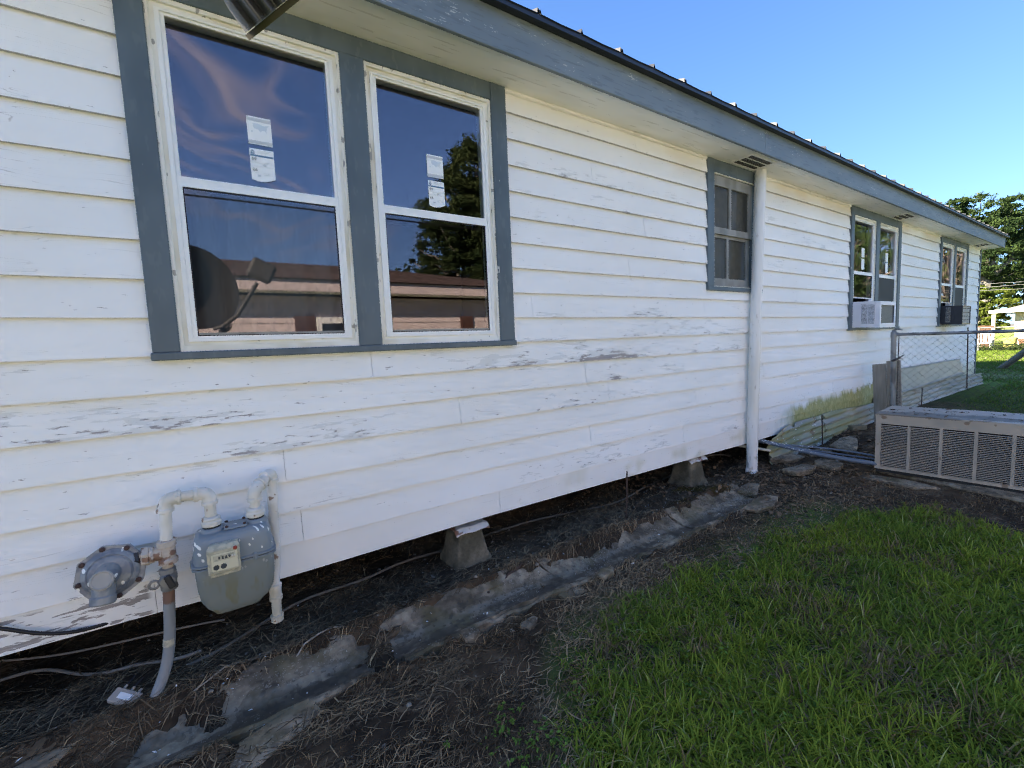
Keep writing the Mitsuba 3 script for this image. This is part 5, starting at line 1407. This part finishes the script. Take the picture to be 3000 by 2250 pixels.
def branch(a, b, r0, r1_, r, wig=0.08, n=6):
    t = np.linspace(0, 1, n)
    L = np.linalg.norm(np.asarray(b) - np.asarray(a))
    p = np.asarray(a) * (1 - t[:, None]) + np.asarray(b) * t[:, None] + r.normal(0, wig * L * 0.3, (n, 3)) * np.sin(t * np.pi)[:, None]
    return tube(p, r0 + (r1_ - r0) * t, 7)


def tree(name, label, base, trunk_h, r0, clumps, n_leaf, size, c_lo, c_hi, seed, category='tree', group=None, bare=0):
    """clumps: (x, y, z, radius) of foliage masses, world coordinates"""
    r = np.random.default_rng(seed)
    k = thing(name, label, category, group)
    base = np.asarray(base, float)
    top = base + np.array([r.normal(0, 0.2), r.normal(0, 0.2), trunk_h])
    wood = [branch(base - [0, 0, 0.3], top, r0 * 1.25, r0 * 0.75, r, 0.05, 8)]
    cl = np.array(clumps, float)
    for q in cl:
        mid = top * 0.45 + q[:3] * 0.55 + r.normal(0, 0.1, 3) * q[3]
        wood.append(branch(top - [0, 0, 0.2], mid, r0 * 0.5, r0 * 0.26, r))
        for _ in range(4 + bare):
            v = r.normal(0, 1, 3)
            v /= np.linalg.norm(v)
            wood.append(branch(mid, q[:3] + v * q[3] * (0.85 + 0.25 * (bare > 0)), r0 * 0.2, r0 * 0.045, r, 0.14))
    put('trunk', cat(wood), 'bark', k, smooth=40)
    # leaves gather in sprays on the shell of each clump
    wts = cl[:, 3] ** 2
    spr_n = int(max(40, 0.018 * n_leaf))
    ci = r.choice(len(cl), spr_n, p=wts / wts.sum())
    v = r.normal(0, 1, (spr_n, 3))
    v /= np.linalg.norm(v, axis=1, keepdims=True)
    lump = 0.62 + 0.62 * meshkit.fbm(v * 1.7 + ci[:, None] * 5.3, 3, seed)
    sc = cl[ci, :3] + v * (cl[ci, 3] * lump * r.uniform(0.55, 1.0, spr_n) ** 0.5)[:, None] * [1, 1, 0.85]
    sr = cl[ci, 3] * r.uniform(0.09, 0.20, spr_n)
    si = r.choice(spr_n, n_leaf, p=sr ** 2 / (sr ** 2).sum())
    w = r.normal(0, 0.55, (n_leaf, 3)) * [1, 1, 0.55]
    p = sc[si] + w * sr[si][:, None]
    sh = r.uniform(0, 1, (spr_n, 1))[si]
    u = np.clip(0.55 * sh + 0.45 * r.uniform(0, 1, (n_leaf, 1)), 0, 1)
    col = np.array(c_lo) * (1 - u) + np.array(c_hi) * u
    m, c = leaf_cloud(p[:, 0], p[:, 1], p[:, 2], r.uniform(0.7, 1.3, n_leaf) * size, col, r, 0.7)
    put('crown', m, 'leaf_blade', k, color=c)
    return k


GR = ((0.024, 0.050, 0.024), (0.080, 0.120, 0.038))
tree('oak_tree', 'tall dark green tree rising behind the roof end at the right', (50.0, 6.2, 0.0), 5.0, 0.40,
     [(49, 8.9, 9.0, 2.0), (49, 7.6, 10.3, 1.5), (50, 6.3, 10.4, 1.6), (50, 6.4, 8.2, 2.2), (51, 4.9, 8.9, 1.7), (50, 5.3, 6.2, 2.0), (50, 8.4, 6.4, 2.2), (51, 4.0, 7.2, 1.5), (50, 7.2, 5.2, 1.8), (51, 5.0, 4.6, 1.4), (52, 9.8, 7.6, 1.8)], 52000, 0.20, *GR, 101)
tree('oak_tree', 'tall green tree at the right edge behind the cream house', (56.0, 4.0, 0.0), 4.5, 0.40,
     [(56, 5.0, 11.0, 1.5), (56, 4.4, 9.6, 1.8), (56, 3.5, 8.2, 2.0), (57, 2.2, 7.0, 2.0), (56, 4.2, 6.2, 2.0), (57, 2.4, 5.0, 1.6), (56, 5.4, 4.6, 1.8), (58, 0.8, 6.4, 2.0), (58, 0.5, 8.6, 1.7)], 42000, 0.22, *GR, 102)
tree('shrub', 'sunlit yellow-green bushy tree just right of the far house corner', (43.0, 4.9, 0.0), 1.2, 0.16,
     [(43, 5.4, 3.3, 1.2), (43, 4.3, 3.0, 1.1), (43, 3.8, 2.5, 0.9), (43, 5.6, 2.0, 1.2), (43, 4.6, 1.7, 1.1), (43.3, 6.5, 2.8, 1.2)], 22000, 0.16, (0.065, 0.10, 0.022), (0.17, 0.215, 0.04), 103)
# behind the camera, seen in the window glass
tree('oak_tree', 'broad oak behind the pink house, reflected in the second near window', (11.2, -17.5, 0.0), 3.4, 0.42,
     [(10.4, -17.5, 8.0, 1.9), (12.3, -17.8, 10.3, 2.3), (9.4, -17.0, 6.2, 1.5), (11.8, -17, 7.2, 2.2), (14.0, -18, 9.0, 2.5), (9.6, -17.2, 4.9, 1.6), (13.0, -17.4, 5.8, 2.3), (8.2, -17.6, 4.9, 1.0), (11.2, -16.8, 5.2, 1.9)], 52000, 0.22, (0.024, 0.046, 0.020), (0.065, 0.090, 0.034), 104)
tree('oak_tree', 'spreading pale-limbed tree reflected in the white air conditioner windows', (38.0, -10.5, 0.0), 3.2, 0.40,
     [(36, -10.5, 6.6, 2.6), (39.5, -11, 8.0, 2.8), (37.5, -12, 4.6, 2.4), (41, -9.8, 5.4, 2.6), (35, -11.3, 8.6, 2.4), (43, -11, 7.0, 2.8), (39, -9, 3.2, 2.2), (33, -10.5, 5.2, 2.4), (45, -11, 4.4, 2.4)], 30000, 0.22, (0.035, 0.075, 0.028), (0.09, 0.15, 0.055), 105, bare=5)
tree('oak_tree', 'bare-limbed tree reflected in the farthest windows', (57.0, -9.5, 0.0), 4.0, 0.55,
     [(54, -9.2, 7.2, 3.0), (58, -10, 9.0, 3.2), (56, -11, 5.0, 2.8), (61, -9.5, 6.0, 3.2), (52.5, -10, 9.4, 2.8), (63, -10, 8.6, 3.2), (57, -8.6, 3.6, 2.4)], 15000, 0.26, (0.06, 0.095, 0.045), (0.14, 0.18, 0.09), 106, bare=12)
# ------------------------------------------------------------------ across the yard: cream house, fence, clutter, wires
k = thing('cream_house', 'cream house with grey roof and white fascia across the yard at the right edge', 'house')
hx = 40.0
put('wall', box(hx + 0.6, hx + 8, -6.0, 2.97, -0.1, 2.30), 'cream_paint', k)
put('roof', trimesh.convex.convex_hull(np.array([(hx - 0.35, 3.55, 2.29), (hx - 0.35, -7, 2.40), (hx + 9, 3.5, 2.29), (hx + 9, -7, 2.40), (hx + 1.6, 0.6, 3.20), (hx + 1.6, -5, 3.35), (hx + 7, 0.6, 3.20), (hx + 7, -5, 3.35)])), 'grey_shingle', k)
put('fascia', cat(box(hx - 0.42, hx - 0.36, -7, 3.92, 2.14, 2.34), box(hx - 0.36, hx + 9, 3.86, 3.92, 2.14, 2.34), box(hx - 0.36, hx + 9, 3.3, 3.86, 2.28, 2.33)), 'white_plastic', k)
put('post', box(hx - 0.25, hx - 0.05, 3.66, 3.82, -0.1, 2.139), 'cream_paint', k)
put('window', box(hx + 0.57, hx + 0.599, 0.7, 1.6, 1.0, 1.9), 'dark_pane', k)
put('vent', lathe([(0.06, 3.15), (0.06, 3.38)], 10, (hx + 1.2, 1.9, 0)), 'white_plastic', k)
k = thing('board_fence', 'low brown board fence far off behind the sunlit grass', 'fence')
for i in range(11):
    y = 6.1 - i * 0.235
    put('board', box(38.0, 38.03, y - 0.22, y, 0.0, 1.40 + 0.03 * math.sin(i * 2.2)), 'brown_board', k)
put('rail', box(37.95, 37.997, 3.4, 6.1, 1.28, 1.40), 'brown_board', k)
k = thing('wire_fence', 'far pale wire fence crossing behind the sunlit grass', 'fence')
fx = 33.0
put('rail', tube([(fx, 8.0, 1.30), (fx, -4, 1.32)], 0.028, 8), 'galvanised', k, smooth=40)
for y in (6.2, 3.15, 0.4, -2.4):
    put('post', tube([(fx, y, -0.1), (fx, y, 1.33)], 0.03, 8), 'galvanised', k, smooth=40)
wires = []
for i in range(84):
    c_ = 7.0 - i * 0.09
    wires.append(tube([(fx, c_ + (0.045 if (i + j) % 2 else -0.045), 0.05 + 0.088 * j) for j in range(15)], 0.004, 3))
put('wire_mesh', cat(wires), 'fence_wire', k, stuff=True)
k = thing('hedge', 'low dark hedge along the foot of the far wire fence', 'hedge')
r4 = np.random.default_rng(14)
n = 9000
hy = r4.uniform(1.0, 8.0, n)
u = r4.uniform(0, 1, (n, 1))
m, c = leaf_cloud(33.6 + r4.normal(0, 0.25, n), hy, np.abs(r4.normal(0, 0.14, n)) + 0.03 + 0.10 * meshkit.noise(np.stack([hy * 1.7, 0 * hy, 0 * hy], -1), 4), r4.uniform(0.06, 0.12, n), np.array([0.035, 0.06, 0.02]) * (1 - u) + np.array([0.08, 0.12, 0.035]) * u, r4, 0.7)
put('foliage', m, 'leaf_blade', k, color=c)
k = thing('yellow_bin', 'yellow plastic bin standing on the sunlit grass beyond the fence', 'bin')
put('body', loft([(0.0, 35.0, 2.33, 0.15, 0.15), (0.05, 35, 2.33, 0.20, 0.20), (0.62, 35, 2.33, 0.24, 0.24), (0.63, 35, 2.33, 0.26, 0.26), (0.68, 35, 2.33, 0.26, 0.26)], 24, 6), 'yellow_plastic', k, smooth=30)
put('lid', loft([(0.685, 35, 2.33, 0.27, 0.27), (0.73, 35, 2.33, 0.25, 0.25), (0.76, 35, 2.33, 0.10, 0.10)], 24, 5), 'yellow_plastic', k, smooth=30)
k = thing('clay_pot', 'reddish brown clay pot right of the yellow bin', 'pot')
put('body', lathe([(0.16, 0.0), (0.28, 0.30), (0.30, 0.52), (0.34, 0.54), (0.34, 0.64), (0.28, 0.64), (0.26, 0.5)], 24, (35.0, 1.72, 0)), 'orange_clay', k, smooth=30)
for j, (px, py, lab) in enumerate([(35.6, 3.35, 'white plastic garden chair left of the yellow bin'), (35.4, 1.15, 'white plastic garden chair at the right edge, right of the clay pot')]):
    k = thing('garden_chair', lab, 'chair')
    for a, b in ((-0.22, -0.22), (-0.22, 0.22), (0.22, -0.22), (0.22, 0.22)):
        put('leg', tube([(px + a * 1.1, py + b * 1.1, 0.0), (px + a, py + b, 0.42)], 0.028, 8), 'white_plastic', k, smooth=40)
    put('seat', box(px - 0.26, px + 0.26, py - 0.26, py + 0.26, 0.421, 0.46, 0.015), 'white_plastic', k)
    for q in np.linspace(-0.2, 0.2, 5):
        put('back_slat', box(px + 0.25, px + 0.275, py + q - 0.03, py + q + 0.03, 0.461, 0.95, 0.008), 'white_plastic', k)
    put('back_rail', box(px + 0.245, px + 0.28, py - 0.26, py + 0.26, 0.951, 1.02, 0.012), 'white_plastic', k)
    for s in (-1, 1):
        put('arm', cat(box(px - 0.24, px + 0.245, py + s * 0.27 - 0.025, py + s * 0.27 + 0.025, 0.66, 0.69, 0.01), box(px - 0.24, px - 0.20, py + s * 0.27 - 0.02, py + s * 0.27 + 0.02, 0.461, 0.6595)), 'white_plastic', k)
k = thing('leaning_pole', 'dark leaning timber pole in the shaded grass at the right edge behind the fence', 'pole')
put('pole', tube([(20.2, 0.50, 0.0), (19.6, -0.05, 0.55), (18.9, -0.75, 1.25), (18.2, -1.4, 1.9)], 0.085, 12), 'bark', k, smooth=40)
for j, (za, zb) in enumerate([(3.76, 3.66), (3.55, 3.53), (3.40, 3.29)]):
    key = put('utility_wire', tube([(36, 12, za + 0.3), (36, 3.81, za), (36, 2.1, zb), (36, -6, zb - 0.1)], 0.012, 5), 'galvanised', smooth=40)
    tag(key, ['upper', 'middle', 'lower'][j] + ' of three pale overhead wires crossing the far trees', 'wire')

# ------------------------------------------------------------------ behind the camera: the house, dish and wire that the windows reflect
k = thing('pink_house', 'pale pink board house with brown shingle roof, reflected in the nearest windows', 'house')
ny = -9.0
for i in range(13):
    put('siding_board', trimesh.convex.convex_hull(np.array([(a, ny + d, 0.1 + i * 0.21 + e) for a in (-9, 9.0) for d, e in ((0.028, 0.0), (0.008, 0.21), (-0.03, 0.0), (-0.03, 0.21))])), 'pink_siding', k)
put('wall', box(-9, 9.0, ny - 7.0, ny - 0.04, -0.1, 2.82), 'pink_siding', k)
put('soffit', box(-9.6, 9.6, ny + 0.0, ny + 0.55, 2.885, 2.905), 'soffit_paint', k)
put('fascia', box(-9.6, 9.6, ny + 0.551, ny + 0.58, 2.885, 3.14), 'pink_siding', k)
for i in range(18):
    f0, f1 = i / 18, (i + 1) / 18
    put('shingle_course', trimesh.convex.convex_hull(np.array([(x, ny + 0.66 - f * 4.6, 3.145 + f * 1.15 + dz_) for f, dz_ in ((f0, 0.018), (f0, 0.004), (f1, 0.006), (f1, 0.0)) for x in (-9.7 + 3.6 * f, 9.7 - 5.2 * f)])), 'brown_shingle', k)
put('rear_roof', trimesh.convex.convex_hull(np.array([(-9.7, -17, 3.0), (9.7, -17, 3.0), (-6.1, ny - 3.95, 4.29), (4.5, ny - 3.95, 4.29), (-9.7, ny + 0.3, 3.12), (9.7, ny + 0.3, 3.12)])), 'brown_shingle', k)
put('roof_vent', lathe([(0.10, 4.1), (0.10, 4.32), (0.20, 4.38), (0.22, 4.50), (0.15, 4.62), (0.03, 4.66)], 20, (4.4, ny - 3.3, 0)), 'zinc_box', k, smooth=30)
for x0, x1 in ((1.55, 2.0), (5.9, 6.3)):
    put('shutter', cat(box(x0, x1, ny + 0.029, ny + 0.06, 0.9, 2.36), [box(x0 + 0.05, x1 - 0.05, ny + 0.061, ny + 0.07, z, z + 0.03) for z in np.arange(0.98, 2.3, 0.06)]), 'shutter_brown', k)
put('window', cat(box(2.14, 3.3, ny + 0.03, ny + 0.05, 1.0, 2.18)), 'dark_pane', k)
put('window_frame', poly_prism(sg.box(2.02, 0.9, 3.42, 2.33).difference(sg.box(2.14, 1.0, 3.3, 2.18)), ny + 0.029, ny + 0.075), 'vinyl_white', k)
k = thing('satellite_dish', 'dark satellite dish; only its ribbed foot shows directly, at the top edge', 'satellite dish')
DC, DN = np.array([-0.13, -2.23, 2.10]), np.array([0.40, 0.86, 0.10])
DN = DN / np.linalg.norm(DN)
rr = np.linspace(0, 0.36, 12)
put('reflector', lathe([(r, 0.42 * r * r) for r in rr[1:]] + [(0.37, 0.055), (0.355, 0.04)] + [(r, 0.42 * r * r - 0.012) for r in rr[::-1][1:-1]], 40, DC - DN * 0.05, DN), 'dish_grey', k, smooth=40)
put('mast', tube([(-0.36, -2.42, -0.2), (-0.34, -2.40, 1.9), (-0.20, -2.31, 2.06)], 0.024, 12), 'dish_grey', k, smooth=40)
tip = np.array([0.40, -2.21, 2.27])
put('feed_arm', tube([(-0.02, -2.24, 1.735), (0.05, -2.215, 1.755), (0.17, -2.20, 1.85), tip - [0.05, 0, 0.12]], [0.016, 0.018, 0.018, 0.018], 10), 'dish_grey', k, smooth=40)
fh = box(-0.105, 0.105, -0.05, 0.05, -0.095, 0.085, 0.022)
fh.apply_transform(trimesh.transformations.rotation_matrix(0.45, (0, 1, 0)))
fh.apply_translation(tip)
put('feed_head', cat(fh), 'dish_grey', k)
# the ribbed foot of the arm: half a ribbed barrel with a flat rim
FP = np.array([0.02978, -2.24677, 1.68471])
FA = np.array([0.692, -0.4506, 0.564])
FA = FA / np.linalg.norm(FA)
FS = np.cross(FA, [0.0773, 0.8522, 0.5174])
FS = FS / np.linalg.norm(FS)
if FS[2] > 0:
    FS = -FS
grid = []
FR = 0.036
for t in np.linspace(0, 0.13, 150):
    e = FR * (1 - (1 - min(1.0, t / 0.020)) ** 2) ** 0.5
    r = e * (1 - 0.30 * (0.5 + 0.5 * math.cos(2 * math.pi * t / 0.0080)) ** 1.5 * (t > 0.004)) + 0.0004
    grid.append([FP + FA * t - FS * (r * math.sin(a)) + np.cross(FA, FS) * (r * math.cos(a)) for a in np.linspace(0, math.pi, 25)])
put('ribbed_foot', slab(grid, tuple(FS * 0.0012)), 'lamp_black', k, smooth=30)
plate = [[FP + FA * t + FS * 0.0018 + np.cross(FA, FS) * v * FR * 0.55 * (1.04 * (1 - (1 - min(1.0, t / 0.022)) ** 2) ** 0.5 + 0.01) for v in np.linspace(-1, 1, 9)] for t in np.linspace(-0.001, 0.13, 30)]
plate[0] = [FP - FA * 0.001 + FS * 0.0018 + np.cross(FA, FS) * v * 0.004 for v in np.linspace(-1, 1, 9)]
put('rim', slab(plate, tuple(FS * 0.003)), 'lamp_rim', k, smooth=30)
key = put('utility_wire', tube([(-14, -9, 4.75), (-4, -9, 4.80), (0.4, -9, 4.87), (2.7, -9, 4.87), (9, -9, 4.9), (20, -9, 5.3)], 0.02, 6), 'cable_black', smooth=40)
tag(key, 'dark overhead wire seen only as a reflection in the nearest window', 'wire')
